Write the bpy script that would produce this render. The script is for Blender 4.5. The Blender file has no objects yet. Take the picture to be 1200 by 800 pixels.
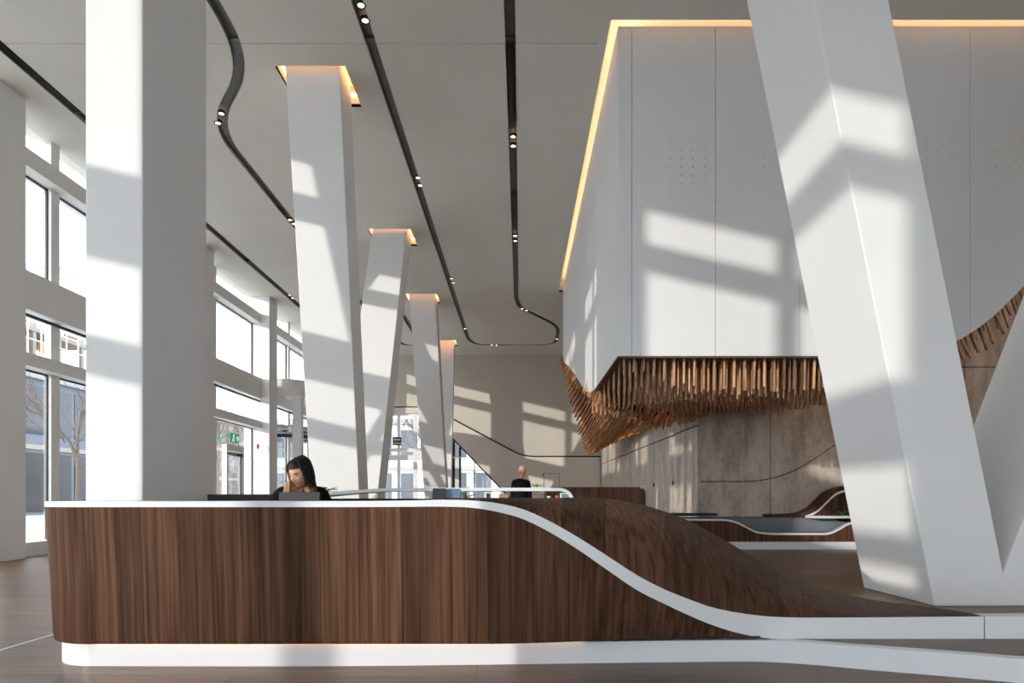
import bpy, math, random
from mathutils import Vector, Matrix
from mathutils.geometry import delaunay_2d_cdt
random.seed(7)
SC = bpy.context.scene
COL = SC.collection
PI = math.pi

# ------------------------------------------------------------------ camera, world, sun, exposure
F, CX, CY, EYE = 770.0, 608.0, 583.0, 1.15
CEIL = 8.65
cam = bpy.data.objects.new('camera', bpy.data.cameras.new('camera'))
COL.objects.link(cam)
cam.location = (0, 0, EYE)
cam.rotation_euler = (PI / 2, 0, 0)
cam.data.sensor_width = 36.0
cam.data.lens = F / 1200 * 36
cam.data.shift_x = (600 - CX) / 1200
cam.data.shift_y = (CY - 400) / 1200
cam.data.clip_end = 600
SC.camera = cam

w = bpy.data.worlds.new('sky')
SC.world = w
w.use_nodes = True
bg = w.node_tree.nodes['Background']
bg.inputs['Color'].default_value = (0.855, 0.925, 1.0, 1)
bg.inputs['Strength'].default_value = 3.15

sl = bpy.data.lights.new('sun', 'SUN')
sl.energy = 2.45
sl.angle = math.radians(0.6)
sl.color = (1.0, 0.94, 0.87)
sun = bpy.data.objects.new('sun', sl)
COL.objects.link(sun)
sun.rotation_euler = Vector((1, 1.06, -0.235)).to_track_quat('-Z', 'Y').to_euler()
sun.location = (-30, -30, 30)

SC.view_settings.view_transform = 'Standard'
SC.view_settings.look = 'None'
SC.view_settings.gamma = 1
SC.view_settings.use_curve_mapping = False
SC.view_settings.exposure = 0.36
SC.cycles.use_denoising = True
SC.cycles.max_bounces = 12
SC.cycles.diffuse_bounces = 6
SC.cycles.transparent_max_bounces = 16
SC.cycles.sample_clamp_indirect = 6

# ------------------------------------------------------------------ helpers
def P(px, py, d):
    return Vector(((px - CX) * d / F, d, EYE + (CY - py) * d / F))
def C(px, py):                      # a point of the ceiling plane
    d = F * (CEIL - EYE) / (CY - py)
    return ((px - CX) * d / F, d)
def lerp(a, b, t): return a + (b - a) * t
def clamp(x, a=0.0, b=1.0): return max(a, min(b, x))
def sstep(a, b, x):
    t = clamp((x - a) / (b - a)); return t * t * (3 - 2 * t)
def interp(tab, x):                 # tab: sorted list of (x, v...)
    if x <= tab[0][0]: return tab[0][1:]
    for a, b in zip(tab, tab[1:]):
        if x <= b[0]:
            t = (x - a[0]) / (b[0] - a[0])
            return tuple(lerp(p, q, t) for p, q in zip(a[1:], b[1:]))
    return tab[-1][1:]
def interp_s(tab, x):               # smooth (Catmull-Rom) interpolation
    n = len(tab)
    if x <= tab[0][0]: return tab[0][1:]
    if x >= tab[-1][0]: return tab[-1][1:]
    for i in range(n - 1):
        if x <= tab[i + 1][0]:
            p0, p1, p2, p3 = tab[max(i - 1, 0)], tab[i], tab[i + 1], tab[min(i + 2, n - 1)]
            t = (x - p1[0]) / (p2[0] - p1[0]); h = p2[0] - p1[0]
            out = []
            for k in range(1, len(p1)):
                m1 = (p2[k] - p0[k]) / (p2[0] - p0[0]) * h
                m2 = (p3[k] - p1[k]) / (p3[0] - p1[0]) * h
                out.append((2*t**3-3*t*t+1)*p1[k] + (t**3-2*t*t+t)*m1 + (-2*t**3+3*t*t)*p2[k] + (t**3-t*t)*m2)
            return tuple(out)

ORG = {}
def props(o, label=None, cat=None, group=None, kind=None):
    if label: o['label'] = label
    if cat: o['category'] = cat
    if group: o['group'] = group
    if kind: o['kind'] = kind
    return o
def empty(name, loc, label=None, cat=None, group=None, kind=None):
    o = bpy.data.objects.new(name, None)
    COL.objects.link(o)
    o.location = loc
    o.empty_display_size = 0.1
    ORG[o] = Vector(loc)
    return props(o, label, cat, group, kind)
def link(name, me, parent, loc):
    o = bpy.data.objects.new(name, me)
    COL.objects.link(o)
    base = ORG[parent] if parent else Vector((0, 0, 0))
    if parent: o.parent = parent
    o.location = Vector(loc) - base
    ORG[o] = Vector(loc)
    return o
def M(name, geo, mat, parent=None, smooth=False, label=None, cat=None, group=None, kind=None, bevel=0, mats=None):
    """one mesh object from world-space verts and faces"""
    verts, faces = geo
    verts = [Vector(v) for v in verts]
    lo = Vector([min(v[k] for v in verts) for k in range(3)])
    hi = Vector([max(v[k] for v in verts) for k in range(3)])
    loc = Vector(((lo.x + hi.x) / 2, (lo.y + hi.y) / 2, lo.z))
    me = bpy.data.meshes.new(name)
    me.from_pydata([v - loc for v in verts], [], faces)
    me.update()
    ml = mats if mats else [mat]
    for m in ml: me.materials.append(m)
    if smooth:
        for p in me.polygons: p.use_smooth = True
    o = link(name, me, parent, loc)
    if bevel:
        b = o.modifiers.new('bevel', 'BEVEL'); b.width = bevel; b.segments = 2; b.limit_method = 'ANGLE'
    return props(o, label, cat, group, kind)
def share(name, src, parent, loc):
    return link(name, src.data, parent, loc)

def box(x0, x1, y0, y1, z0, z1):
    v = [(x0,y0,z0),(x1,y0,z0),(x1,y1,z0),(x0,y1,z0),(x0,y0,z1),(x1,y0,z1),(x1,y1,z1),(x0,y1,z1)]
    return v, [(0,3,2,1),(4,5,6,7),(0,1,5,4),(1,2,6,5),(2,3,7,6),(3,0,4,7)]
def hexa(b, t):                     # prism between a bottom quad and a top quad
    return list(b) + list(t), [(0,3,2,1),(4,5,6,7),(0,1,5,4),(1,2,6,5),(2,3,7,6),(3,0,4,7)]
def join(*gs):
    V, Fc = [], []
    for v, f in gs:
        n = len(V); V += list(v); Fc += [tuple(i + n for i in q) for q in f]
    return V, Fc
def grid(rows, closed_u=False):     # rows: list of equally long point lists
    n = len(rows[0]); V = [p for r in rows for p in r]; Fc = []
    for i in range(len(rows) - 1):
        for j in range(n - (0 if closed_u else 1)):
            k = (j + 1) % n
            Fc.append((i*n+j, i*n+k, (i+1)*n+k, (i+1)*n+j))
    return V, Fc
def tube(path, rad, n=8, cap=True):
    path = [Vector(p) for p in path]
    if not isinstance(rad, (list, tuple)): rad = [rad] * len(path)
    rows = []
    up = None
    for i, p in enumerate(path):
        t = (path[min(i+1, len(path)-1)] - path[max(i-1, 0)])
        if t.length < 1e-9: t = Vector((0,0,1))
        t.normalize()
        if up is None:
            up = Vector((0,0,1)) if abs(t.z) < 0.9 else Vector((1,0,0))
        a = t.cross(up)
        if a.length < 1e-6: a = t.cross(Vector((0,1,0)))
        a.normalize(); b = a.cross(t); up = b
        rows.append([p + (a*math.cos(2*PI*k/n) + b*math.sin(2*PI*k/n)) * rad[i] for k in range(n)])
    g = grid(rows, True)
    if cap:
        m = len(path)
        g[1].append(tuple(reversed(range(n)))); g[1].append(tuple(range((m-1)*n, m*n)))
    return g
def bar(a, b, wd, th=None):         # square bar from a to b
    a, b = Vector(a), Vector(b); th = th or wd
    t = (b - a).normalized()
    s = t.cross(Vector((0,1,0)) if abs(t.y) < 0.9 else Vector((0,0,1))).normalized(); u = s.cross(t)
    q = [s*(-wd/2)+u*(-th/2), s*(wd/2)+u*(-th/2), s*(wd/2)+u*(th/2), s*(-wd/2)+u*(th/2)]
    return hexa([a + k for k in q], [b + k for k in q])
def lathe(prof, cx, cy, n=24, a0=0, a1=2*PI):
    full = abs(a1 - a0 - 2*PI) < 1e-6
    m = n if full else n + 1
    rows = [[(cx + r*math.cos(a0+(a1-a0)*k/n), cy + r*math.sin(a0+(a1-a0)*k/n), z) for k in range(m)] for r, z in prof]
    return grid(rows, full)
def sphere(c, r, nu=20, nv=12):
    c = Vector(c); r = Vector(r) if not isinstance(r, (int, float)) else Vector((r,r,r))
    rows = []
    for i in range(nv + 1):
        a = -PI/2 + PI*i/nv
        rows.append([(c.x + r.x*max(math.cos(a),1e-3)*math.cos(2*PI*k/nu), c.y + r.y*max(math.cos(a),1e-3)*math.sin(2*PI*k/nu), c.z + r.z*math.sin(a)) for k in range(nu)])
    return grid(rows, True)
def in_poly(p, poly):
    x, y = p; r = False; j = len(poly) - 1
    for i in range(len(poly)):
        xi, yi = poly[i]; xj, yj = poly[j]
        if (yi > y) != (yj > y) and x < (xj - xi)*(y - yi)/(yj - yi) + xi: r = not r
        j = i
    return r
def plate(outer, holes, f0, f1):
    """flat slab with holes; f0/f1 map (u,v) to the two faces"""
    vs, es = [], []
    for lp in [outer] + holes:
        n = len(vs); vs += [Vector(p) for p in lp]
        es += [(n+i, n+(i+1) % len(lp)) for i in range(len(lp))]
    rv, re, rf, *_ = delaunay_2d_cdt(vs, es, [], 0, 1e-5)
    keep = []
    for f in rf:
        c = sum((rv[i] for i in f), Vector((0,0))) / len(f)
        if in_poly(c, outer) and not any(in_poly(c, h) for h in holes): keep.append(tuple(f))
    n = len(rv)
    V = [f0(*p) for p in rv] + [f1(*p) for p in rv]
    Fc = keep + [tuple(i + n for i in reversed(f)) for f in keep]
    cnt = {}
    for f in keep:
        for i in range(len(f)):
            e = (f[i], f[(i+1) % len(f)]); k = (min(e), max(e))
            cnt.setdefault(k, []).append(e)
    for k, l in cnt.items():
        if len(l) == 1:
            a, b = l[0]; Fc.append((b, a, a + n, b + n))
    return V, Fc

# ------------------------------------------------------------------ materials
def new_mat(name):
    m = bpy.data.materials.new(name); m.use_nodes = True
    return m, m.node_tree.nodes, m.node_tree.links, m.node_tree.nodes['Principled BSDF']
def plain(name, col, rough=0.5, metal=0.0, spec=0.5, mottle=0.04, scale=3.0):
    m, N, L, b = new_mat(name)
    b.inputs['Roughness'].default_value = rough; b.inputs['Metallic'].default_value = metal
    b.inputs['Specular IOR Level'].default_value = spec
    g = N.new('ShaderNodeNewGeometry'); n = N.new('ShaderNodeTexNoise'); n.inputs['Scale'].default_value = scale
    n.inputs['Detail'].default_value = 4
    r = N.new('ShaderNodeValToRGB')
    r.color_ramp.elements[0].position = 0.3; r.color_ramp.elements[1].position = 0.7
    r.color_ramp.elements[0].color = tuple(c*(1-mottle) for c in col) + (1,)
    r.color_ramp.elements[1].color = tuple(min(1, c*(1+mottle)) for c in col) + (1,)
    L.new(g.outputs['Position'], n.inputs['Vector']); L.new(n.outputs['Fac'], r.inputs['Fac']); L.new(r.outputs['Color'], b.inputs['Base Color'])
    return m
def wood(name, dark, light, sc, rough=0.35, vary=0.35, bump=0.08, spec=0.4):
    """sc: noise scale along world x, y, z (small along the grain)"""
    m, N, L, b = new_mat(name)
    g = N.new('ShaderNodeNewGeometry'); oi = N.new('ShaderNodeObjectInfo')
    mp = N.new('ShaderNodeMapping'); mp.inputs['Scale'].default_value = sc
    off = N.new('ShaderNodeCombineXYZ'); mul = N.new('ShaderNodeMath'); mul.operation = 'MULTIPLY'; mul.inputs[1].default_value = 37
    L.new(oi.outputs['Random'], mul.inputs[0])
    for k in range(3): L.new(mul.outputs[0], off.inputs[k])
    L.new(off.outputs[0], mp.inputs['Location'])
    L.new(g.outputs['Position'], mp.inputs['Vector'])
    n1 = N.new('ShaderNodeTexNoise'); n1.inputs['Scale'].default_value = 1; n1.inputs['Detail'].default_value = 8; n1.inputs['Roughness'].default_value = 0.62; n1.inputs['Distortion'].default_value = 0.25
    L.new(mp.outputs[0], n1.inputs['Vector'])
    r = N.new('ShaderNodeValToRGB'); r.color_ramp.elements[0].position = 0.32; r.color_ramp.elements[1].position = 0.72
    r.color_ramp.elements[0].color = dark + (1,); r.color_ramp.elements[1].color = light + (1,)
    L.new(n1.outputs['Fac'], r.inputs['Fac'])
    mr = N.new('ShaderNodeMapRange'); mr.inputs['To Min'].default_value = 1 - vary; mr.inputs['To Max'].default_value = 1 + vary
    L.new(oi.outputs['Random'], mr.inputs['Value'])
    mx = N.new('ShaderNodeVectorMath'); mx.operation = 'SCALE'
    L.new(r.outputs['Color'], mx.inputs[0]); L.new(mr.outputs[0], mx.inputs['Scale']); L.new(mx.outputs[0], b.inputs['Base Color'])
    bp = N.new('ShaderNodeBump'); bp.inputs['Strength'].default_value = bump; bp.inputs['Distance'].default_value = 0.01
    L.new(n1.outputs['Fac'], bp.inputs['Height']); L.new(bp.outputs[0], b.inputs['Normal'])
    b.inputs['Roughness'].default_value = rough; b.inputs['Specular IOR Level'].default_value = spec
    return m
def emit(name, col, s):
    m, N, L, b = new_mat(name)
    b.inputs['Base Color'].default_value = col + (1,)
    b.inputs['Emission Color'].default_value = col + (1,); b.inputs['Emission Strength'].default_value = s
    return m
def glassy(name, tint=(0.985, 0.99, 0.99), refl=0.9):
    m, N, L, b = new_mat(name)
    N.remove(b); o = N['Material Output']
    t = N.new('ShaderNodeBsdfTransparent'); t.inputs[0].default_value = tint + (1,)
    g = N.new('ShaderNodeBsdfGlossy'); g.inputs['Roughness'].default_value = 0.0; g.inputs['Color'].default_value = (refl, refl, refl, 1)
    lw = N.new('ShaderNodeLayerWeight'); lw.inputs['Blend'].default_value = 0.5
    pw = N.new('ShaderNodeMath'); pw.operation = 'POWER'; pw.inputs[1].default_value = 4.0
    fr = N.new('ShaderNodeMath'); fr.operation = 'MULTIPLY_ADD'; fr.inputs[1].default_value = 0.6; fr.inputs[2].default_value = 0.03
    L.new(lw.outputs['Facing'], pw.inputs[0]); L.new(pw.outputs[0], fr.inputs[0])
    mx = N.new('ShaderNodeMixShader')
    L.new(fr.outputs[0], mx.inputs[0]); L.new(t.outputs[0], mx.inputs[1]); L.new(g.outputs[0], mx.inputs[2]); L.new(mx.outputs[0], o.inputs[0])
    return m
def concrete(name):
    m, N, L, b = new_mat(name)
    g = N.new('ShaderNodeNewGeometry')
    mp = N.new('ShaderNodeMapping'); mp.inputs['Scale'].default_value = (2.2, 2.2, 0.55)
    n = N.new('ShaderNodeTexNoise'); n.inputs['Scale'].default_value = 1.3; n.inputs['Detail'].default_value = 9; n.inputs['Roughness'].default_value = 0.66
    n2 = N.new('ShaderNodeTexNoise'); n2.inputs['Scale'].default_value = 9; n2.inputs['Detail'].default_value = 6
    L.new(g.outputs['Position'], mp.inputs['Vector']); L.new(mp.outputs[0], n.inputs['Vector']); L.new(g.outputs['Position'], n2.inputs['Vector'])
    a = N.new('ShaderNodeMath'); a.operation = 'MULTIPLY_ADD'; a.inputs[1].default_value = 0.35; L.new(n2.outputs['Fac'], a.inputs[0]); L.new(n.outputs['Fac'], a.inputs[2])
    r = N.new('ShaderNodeValToRGB'); r.color_ramp.elements[0].position = 0.45; r.color_ramp.elements[1].position = 0.9
    r.color_ramp.elements[0].color = (0.26, 0.205, 0.16, 1); r.color_ramp.elements[1].color = (0.62, 0.54, 0.46, 1)
    L.new(a.outputs[0], r.inputs['Fac']); L.new(r.outputs['Color'], b.inputs['Base Color'])
    bp = N.new('ShaderNodeBump'); bp.inputs['Strength'].default_value = 0.25; bp.inputs['Distance'].default_value = 0.02
    L.new(a.outputs[0], bp.inputs['Height']); L.new(bp.outputs[0], b.inputs['Normal'])
    b.inputs['Roughness'].default_value = 0.6
    return m

WHITE = plain('white_paint', (0.765, 0.765, 0.755), 0.55, mottle=0.012, scale=1.5, spec=0.3)
WHITE_SATIN = plain('white_satin_panel', (0.74, 0.745, 0.745), 0.38, mottle=0.01, scale=1.0, spec=0.4)
CEIL_M = plain('ceiling_plaster', (0.70, 0.68, 0.62), 0.8, mottle=0.02, scale=0.8, spec=0.2)
SOLID = plain('white_solid_surface', (0.69, 0.70, 0.71), 0.3, mottle=0.01)
WALL_GREY = plain('grey_plaster', (0.56, 0.52, 0.45), 0.6, mottle=0.03, scale=0.7, spec=0.3)
WALL_BEIGE = plain('beige_cladding', (0.66, 0.59, 0.52), 0.6, mottle=0.03, scale=0.9, spec=0.3)
CONC = concrete('concrete')
SLOT = plain('slot_dark_metal', (0.15, 0.152, 0.15), 0.45, 0.2)
BLACK = plain('black_metal', (0.012, 0.012, 0.013), 0.4)
DARKGREY = plain('dark_grey_metal', (0.035, 0.036, 0.039), 0.5, spec=.25)
GREY = plain('grey_fabric', (0.16, 0.18, 0.20), 0.7, mottle=0.1, scale=30)
MIDGREY = plain('grey_laminate', (0.30, 0.30, 0.30), 0.5)
CHROME = plain('brushed_steel', (0.62, 0.62, 0.63), 0.25, 1.0)
COPPER = plain('copper', (0.80, 0.60, 0.44), 0.4, 0.0)
DESKWOOD = wood('dark_oak_veneer', (0.034, 0.0155, 0.009), (0.132, 0.067, 0.040), (34, 9, 0.35), 0.55, 0.28, 0.06, 0.06)
FLOORWOOD = wood('oak_floor', (0.080, 0.037, 0.017), (0.205, 0.102, 0.050), (1.1, 16, 16), 0.34, 0.18, 0.04, 0.24)
RODWOOD = wood('amber_timber', (0.34, 0.155, 0.065), (0.74, 0.45, 0.26), (9, 9, 3), 0.38, 0.3, 0.05)
FANWOOD = wood('orange_timber', (0.30, 0.11, 0.028), (0.60, 0.28, 0.09), (7, 7, 3), 0.4, 0.3, 0.05)
RODBASE = wood('amber_board', (0.13, 0.048, 0.016), (0.24, 0.095, 0.033), (6, 6, 6), 0.45, 0.1, 0.05)
SOFFIT = plain('bronze_soffit', (0.10, 0.055, 0.032), 0.5)
LED = emit('warm_led', (1.0, 0.52, 0.24), 6.0)
LED_COVE = emit('warm_led_cove', (1.0, 0.62, 0.36), 22.0)
LED_SOFT = emit('warm_led_soft', (1.0, 0.58, 0.30), 4.0)
LAMP = emit('lamp_face', (1.0, 0.66, 0.38), 4.0)
GLASS = glassy('window_glass')
LEAF = plain('leaf_green', (0.07, 0.19, 0.035), 0.5, mottle=0.4, scale=20)
SKIN = plain('skin', (0.55, 0.30, 0.20), 0.5, mottle=0.03)
CLOTH = plain('black_cloth', (0.007, 0.007, 0.008), 0.85, spec=.1)
NAVY = plain('navy_suit', (0.007, 0.008, 0.011), 0.85, spec=.1)
ASPHALT = plain('asphalt', (0.46, 0.46, 0.46), 0.8, mottle=0.15, scale=2)

# ------------------------------------------------------------------ floor
fl = M('floor', box(-9.9, 14, -9.5, 36, -0.12, -0.022), plain('floor_screed', (0.05, 0.03, 0.02), 0.9), kind='structure')
PL, PW = 2.4, 0.24
pm = None; rest = []; nplank = 0
cand = []
j = 0; y = -2.0
while y < 34.6:
    x = -9.9 - (j * 0.83 % PL)
    while x < 14:
        x0, x1 = max(x, -9.9), min(x + PL, 14)
        if x1 - x0 > 0.1:
            full = (x1 - x0) > PL - 1e-3
            xc, yc = (x0 + x1) / 2, y + PW / 2
            vis = False
            if yc > 3.8:
                for q in (x0, xc, x1):
                    u = CX + q * F / yc; v = CY + EYE * F / yc
                    if -20 < u < 1220 and v < 815 and (yc < 4.75 or (u < 70 and yc < 13) or (q > 1.4 and 5 < yc < 15 and u > 850)): vis = True
            cand.append((not (vis and full), yc, x0, x1, y))
        x += PL
    y += PW; j += 1
cand.sort()
for flag, yc, x0, x1, y in cand:
    if not flag and nplank < 290:
        if pm is None:
            pm = M('plank', box(x0 + 0.001, x1 - 0.001, y + 0.001, y + PW - 0.001, -0.022, 0.0), FLOORWOOD, fl)
        else:
            share('plank', pm, fl, ((x0 + x1) / 2, y + PW / 2, -0.022))
        nplank += 1
    else:
        rest.append(box(x0 + 0.001, x1 - 0.001, y + 0.001, y + PW - 0.001, -0.022, 0.0))
M('far_planks', join(*rest), FLOORWOOD, fl, kind='stuff')
M('inlay_strip', box(-3.93, -3.90, 2.0, 6.15, -0.01, 0.002), SOLID, fl)

# ------------------------------------------------------------------ ceiling with slots, column recesses and the cove round the box
def ribbon2d(path, wd):
    L_, R_ = [], []
    for i, p in enumerate(path):
        a = Vector(path[max(i-1, 0)]); b = Vector(path[min(i+1, len(path)-1)])
        t = (b - a).normalized(); nrm = Vector((-t.y, t.x))
        L_.append(tuple(Vector(p) + nrm*wd/2)); R_.append(tuple(Vector(p) - nrm*wd/2))
    return L_, R_
def rounded(pts, rad, seg=6):
    out = [pts[0]]
    for i in range(1, len(pts) - 1):
        p, a, b = Vector(pts[i]), Vector(pts[i-1]), Vector(pts[i+1])
        r = min(rad, (a-p).length*0.45, (b-p).length*0.45)
        s, e = p + (a-p).normalized()*r, p + (b-p).normalized()*r
        for k in range(seg + 1):
            t = k / seg
            out.append(tuple(s*(1-t)**2 + p*2*t*(1-t) + e*t*t))
    out.append(pts[-1])
    return out
TR_W = 0.17
trackA = [(-8.62, 1.0), (-8.58, 30.0)]
trackB = rounded([C(215, -60), C(292, 74), C(250, 146), C(344, 262), (-6.0, 30.5), (-5.6, 32.3), (-5.0, 32.3), (-4.75, 30.0), (-4.75, 27.0)], 1.4, 8)
trackC = rounded([C(392, -80), C(418, 0), C(549, 398), C(560, 404), C(651, 404), C(655, 382), C(609, 360), C(605, 350), C(597, 0), C(594, -80)], 1.0, 6)
tracks = [ribbon2d(trackA, 0.20), ribbon2d(trackB, 0.19), ribbon2d(trackC, TR_W)]
holes = [l + r[::-1] for l, r in tracks]
XR = (-4.24, -3.02)                    # recess in x for the row of columns
recess = [(XR[0], XR[1], 11.42, 12.62), (XR[0], XR[1], 18.35, 19.6), (XR[0], XR[1], 24.2, 25.35), (XR[0], XR[1], 31.3, 32.5)]
for x0, x1, y0, y1 in recess: holes.append([(x0,y0),(x1,y0),(x1,y1),(x0,y1)])
BX0, BY0, BY1 = 1.60, 10.60, 23.8      # the suspended box
cove = [(BX0-0.15, BY0-0.28), (13.9, BY0-0.28), (13.9, BY1+0.15), (BX0-0.15, BY1+0.15)]
holes.append(cove)
JY = C(600, 51)[1]
joint = [(-9.9, JY-0.009), (BX0-0.3, JY-0.009), (BX0-0.3, JY+0.009), (-9.9, JY+0.009)]
holes.append(joint)
ceil = M('ceiling', plate([(-10.2,-9.5),(14,-9.5),(14,35),(-10.2,35)], holes, lambda u,v:(u,v,CEIL+0.06), lambda u,v:(u,v,CEIL)), CEIL_M, kind='structure')
M('upper_slab', box(-10.2, 14, -9.5, 35, CEIL+0.62, CEIL+0.8), WHITE, ceil)
M('ceiling_joint', box(-9.9, BX0-0.3, JY-0.03, JY+0.03, CEIL+0.061, CEIL+0.08), SLOT, ceil)
for (l, r), nm in zip(tracks, 'ABC'):
    rows = [[(a[0],a[1],CEIL-0.003), (a[0],a[1],CEIL+0.10), (b[0],b[1],CEIL+0.10), (b[0],b[1],CEIL-0.003)] for a, b in zip(l, r)]
    M('lighting_slot', grid(rows), SLOT, ceil)
def recess_box(x0, x1, y0, y1, nm):
    v = [(x0,y0,CEIL),(x1,y0,CEIL),(x1,y1,CEIL),(x0,y1,CEIL),(x0,y0,CEIL+.4),(x1,y0,CEIL+.4),(x1,y1,CEIL+.4),(x0,y1,CEIL+.4)]
    o = M('column_recess', (v, [(0,1,5,4),(1,2,6,5),(2,3,7,6),(3,0,4,7),(4,5,6,7)]), CEIL_M, ceil)
    e = 0.035; z0, z1 = CEIL+0.2, CEIL+0.24
    M('led_strip', join(box(x0+.005,x1-.005,y0+.005,y0+e,z0,z1), box(x0+.005,x1-.005,y1-e,y1-.005,z0,z1), box(x0+.005,x0+e,y0+e,y1-e,z0,z1), box(x1-e,x1-.005,y0+e,y1-e,z0,z1)), LED, o)
for q in recess: recess_box(*q, 'r')
x0, y0, x1, y1 = cove[0][0], cove[0][1], cove[2][0], cove[2][1]
v = [(x0,y0,CEIL),(x1,y0,CEIL),(x1,y1,CEIL),(x0,y1,CEIL),(x0,y0,CEIL+.45),(x1,y0,CEIL+.45),(x1,y1,CEIL+.45),(x0,y1,CEIL+.45)]
cv = M('cove_recess', (v, [(0,1,5,4),(1,2,6,5),(2,3,7,6),(3,0,4,7),(4,5,6,7)]), CEIL_M, ceil)
M('led_strip', join(box(BX0+.10,13.7,BY0+.10,BY0+.15,CEIL+.05,CEIL+.07), box(BX0+.10,BX0+.15,BY0+.16,BY1-.05,CEIL+.05,CEIL+.07)), LED_COVE, cv)

# vents inside the slots (dark louvres)
def vent(path_a, path_b, wd):
    a, b = Vector(path_a), Vector(path_b); t = (b-a).normalized(); n = Vector((-t.y, t.x))
    gs = []
    for k in (-0.3, 0, 0.3):
        p, q = a + n*wd*k, b + n*wd*k
        gs.append(bar((p.x,p.y,CEIL+0.01), (q.x,q.y,CEIL+0.01), 0.018, 0.05))
    M('air_vent', join(*gs), BLACK, ceil)
vent(C(599,56), C(602,142), TR_W); vent(C(603,226), C(604,266), TR_W); vent((-8.61, 7), (-8.60, 12.8), .2); vent((-8.59, 20.8), (-8.585, 24.5), .2)

# spotlights
SPOT = {}
def spot(x, y, label):
    t = empty('ceiling_spotlight', (x, y, CEIL), label, 'spotlight', 'round spotlights in the ceiling slots')
    if not SPOT:
        SPOT['ring'] = M('ring', lathe([(0.075, CEIL+.04),(0.075, CEIL-.008),(0.052, CEIL-.008),(0.045, CEIL+.03)], x, y, 18), DARKGREY, t)
        SPOT['face'] = M('lamp_face', lathe([(0.052, CEIL-.004),(0.02, CEIL+.004),(0.001, CEIL+.006)], x, y, 18), LAMP, t)
    else:
        share('ring', SPOT['ring'], t, (x, y, CEIL-.008)); share('lamp_face', SPOT['face'], t, (x, y, CEIL-.004))
for px, py, lb in [
    (423, 6, 'ceiling spotlight in the long diagonal slot, nearest of the frontmost pair'),
    (428, 24, 'ceiling spotlight in the long diagonal slot, farther one of the frontmost pair'),
    (490, 208, 'ceiling spotlight in the long diagonal slot, nearer one of its second pair'),
    (492.5, 217, 'ceiling spotlight in the long diagonal slot, farther one of its second pair'),
    (529, 326, 'ceiling spotlight in the long diagonal slot, nearer one of its third pair'),
    (531, 331, 'ceiling spotlight in the long diagonal slot, farther one of its third pair'),
    (545, 385, 'ceiling spotlight near the far bend of the long diagonal slot'),
    (576, 404, 'left ceiling spotlight in the short cross slot by the far wall'),
    (582, 404, 'right ceiling spotlight in the short cross slot by the far wall'),
    (601.2, 160, 'nearer ceiling spotlight of the pair between two vents in the straight central slot'),
    (601.5, 171, 'farther ceiling spotlight of the pair between two vents in the straight central slot'),
    (603.7, 276, 'nearer ceiling spotlight of the pair past the second vent, straight central slot'),
    (603.8, 282, 'farther ceiling spotlight of the pair past the second vent, straight central slot'),
    (612, 361.5, 'left ceiling spotlight at the kink of the central slot'),
    (617, 363.5, 'right ceiling spotlight at the kink of the central slot'),
    (652.5, 397, 'ceiling spotlight at the far right corner of the slot loop'),
    (259.5, 133, 'nearer ceiling spotlight at the inner bend of the S-shaped slot'),
    (255.5, 144, 'farther ceiling spotlight at the inner bend of the S-shaped slot'),
    (340, 257.5, 'nearer ceiling spotlight where the S-shaped slot meets the first leaning column'),
    (344.5, 262, 'farther ceiling spotlight where the S-shaped slot meets the first leaning column'),
    (339, 345.5, 'nearer ceiling spotlight in the slot along the window wall'),
    (343, 349, 'farther ceiling spotlight in the slot along the window wall')]:
    spot(*C(px, py), lb)

# ------------------------------------------------------------------ left facade
wl = empty('wall_left', (-9.9, 10, 0), kind='structure')
fins = [(-9.2,-8.25), (-1.45,-0.88), (4.3,4.95), (11.75,12.4), (19.4,20.05), (24.5,25.3), (31.0,31.7)]
for a, b in fins: M('pilaster', box(-10.25, -9.3, a, b, 0, CEIL), WHITE, wl, bevel=0.01)
LEV = [(0, .27), (3.74, 4.0), (4.85, 5.6), (7.65, 8.0)]
GL = [(.27, 3.74), (4.0, 4.85), (5.6, 7.65), (8.0, CEIL)]
bays = [(-9.5, -9.2, []), (-8.25, -1.45, [-4.52]), (-0.88, 4.3, [1.9]), (4.95, 11.75, [8.4]), (12.4, 19.4, [13.98, 16.7]), (20.05, 24.5, [21.3]), (25.3, 31.0, [28.2]), (31.7, 34.6, [])]
wn = 0
for a, b, mul in bays:
    for z0, z1 in LEV: M('beam', box(-10.15, -9.62, a, b, z0, z1), WHITE, wl)
    wn += 1
    wi = empty('window_%d' % wn, (-9.95, (a+b)/2, 0), kind='structure')
    ed = [a] + [q for m in mul for q in (m-.13, m+.13)] + [b]
    for m in mul:
        for z0, z1 in GL: M('mullion', box(-10.0, -9.86, m-.13, m+.13, z0, z1), WHITE, wi)
    for k in range(0, len(ed), 2):
        p, q = ed[k], ed[k+1]
        for li, (z0, z1) in enumerate(GL):
            M('pane', box(-9.955, -9.945, p+.01, q-.01, z0+.01, z1-.01), GLASS, wi)
            if li in (0, 2):
                e = .035
                M('gasket', join(box(-9.97,-9.93,p,q,z1-e,z1), box(-9.97,-9.93,p,p+e,z0,z1-e), box(-9.97,-9.93,q-e,q,z0,z1-e)), BLACK, wi)
# blind housing rails above the mid windows
for a, b, mul in bays[4:7]: M('blind_rail', tube([(-9.66, a+.02, 4.74), (-9.66, b-.02, 4.74)], .035, 8), DARKGREY, wl)

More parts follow.
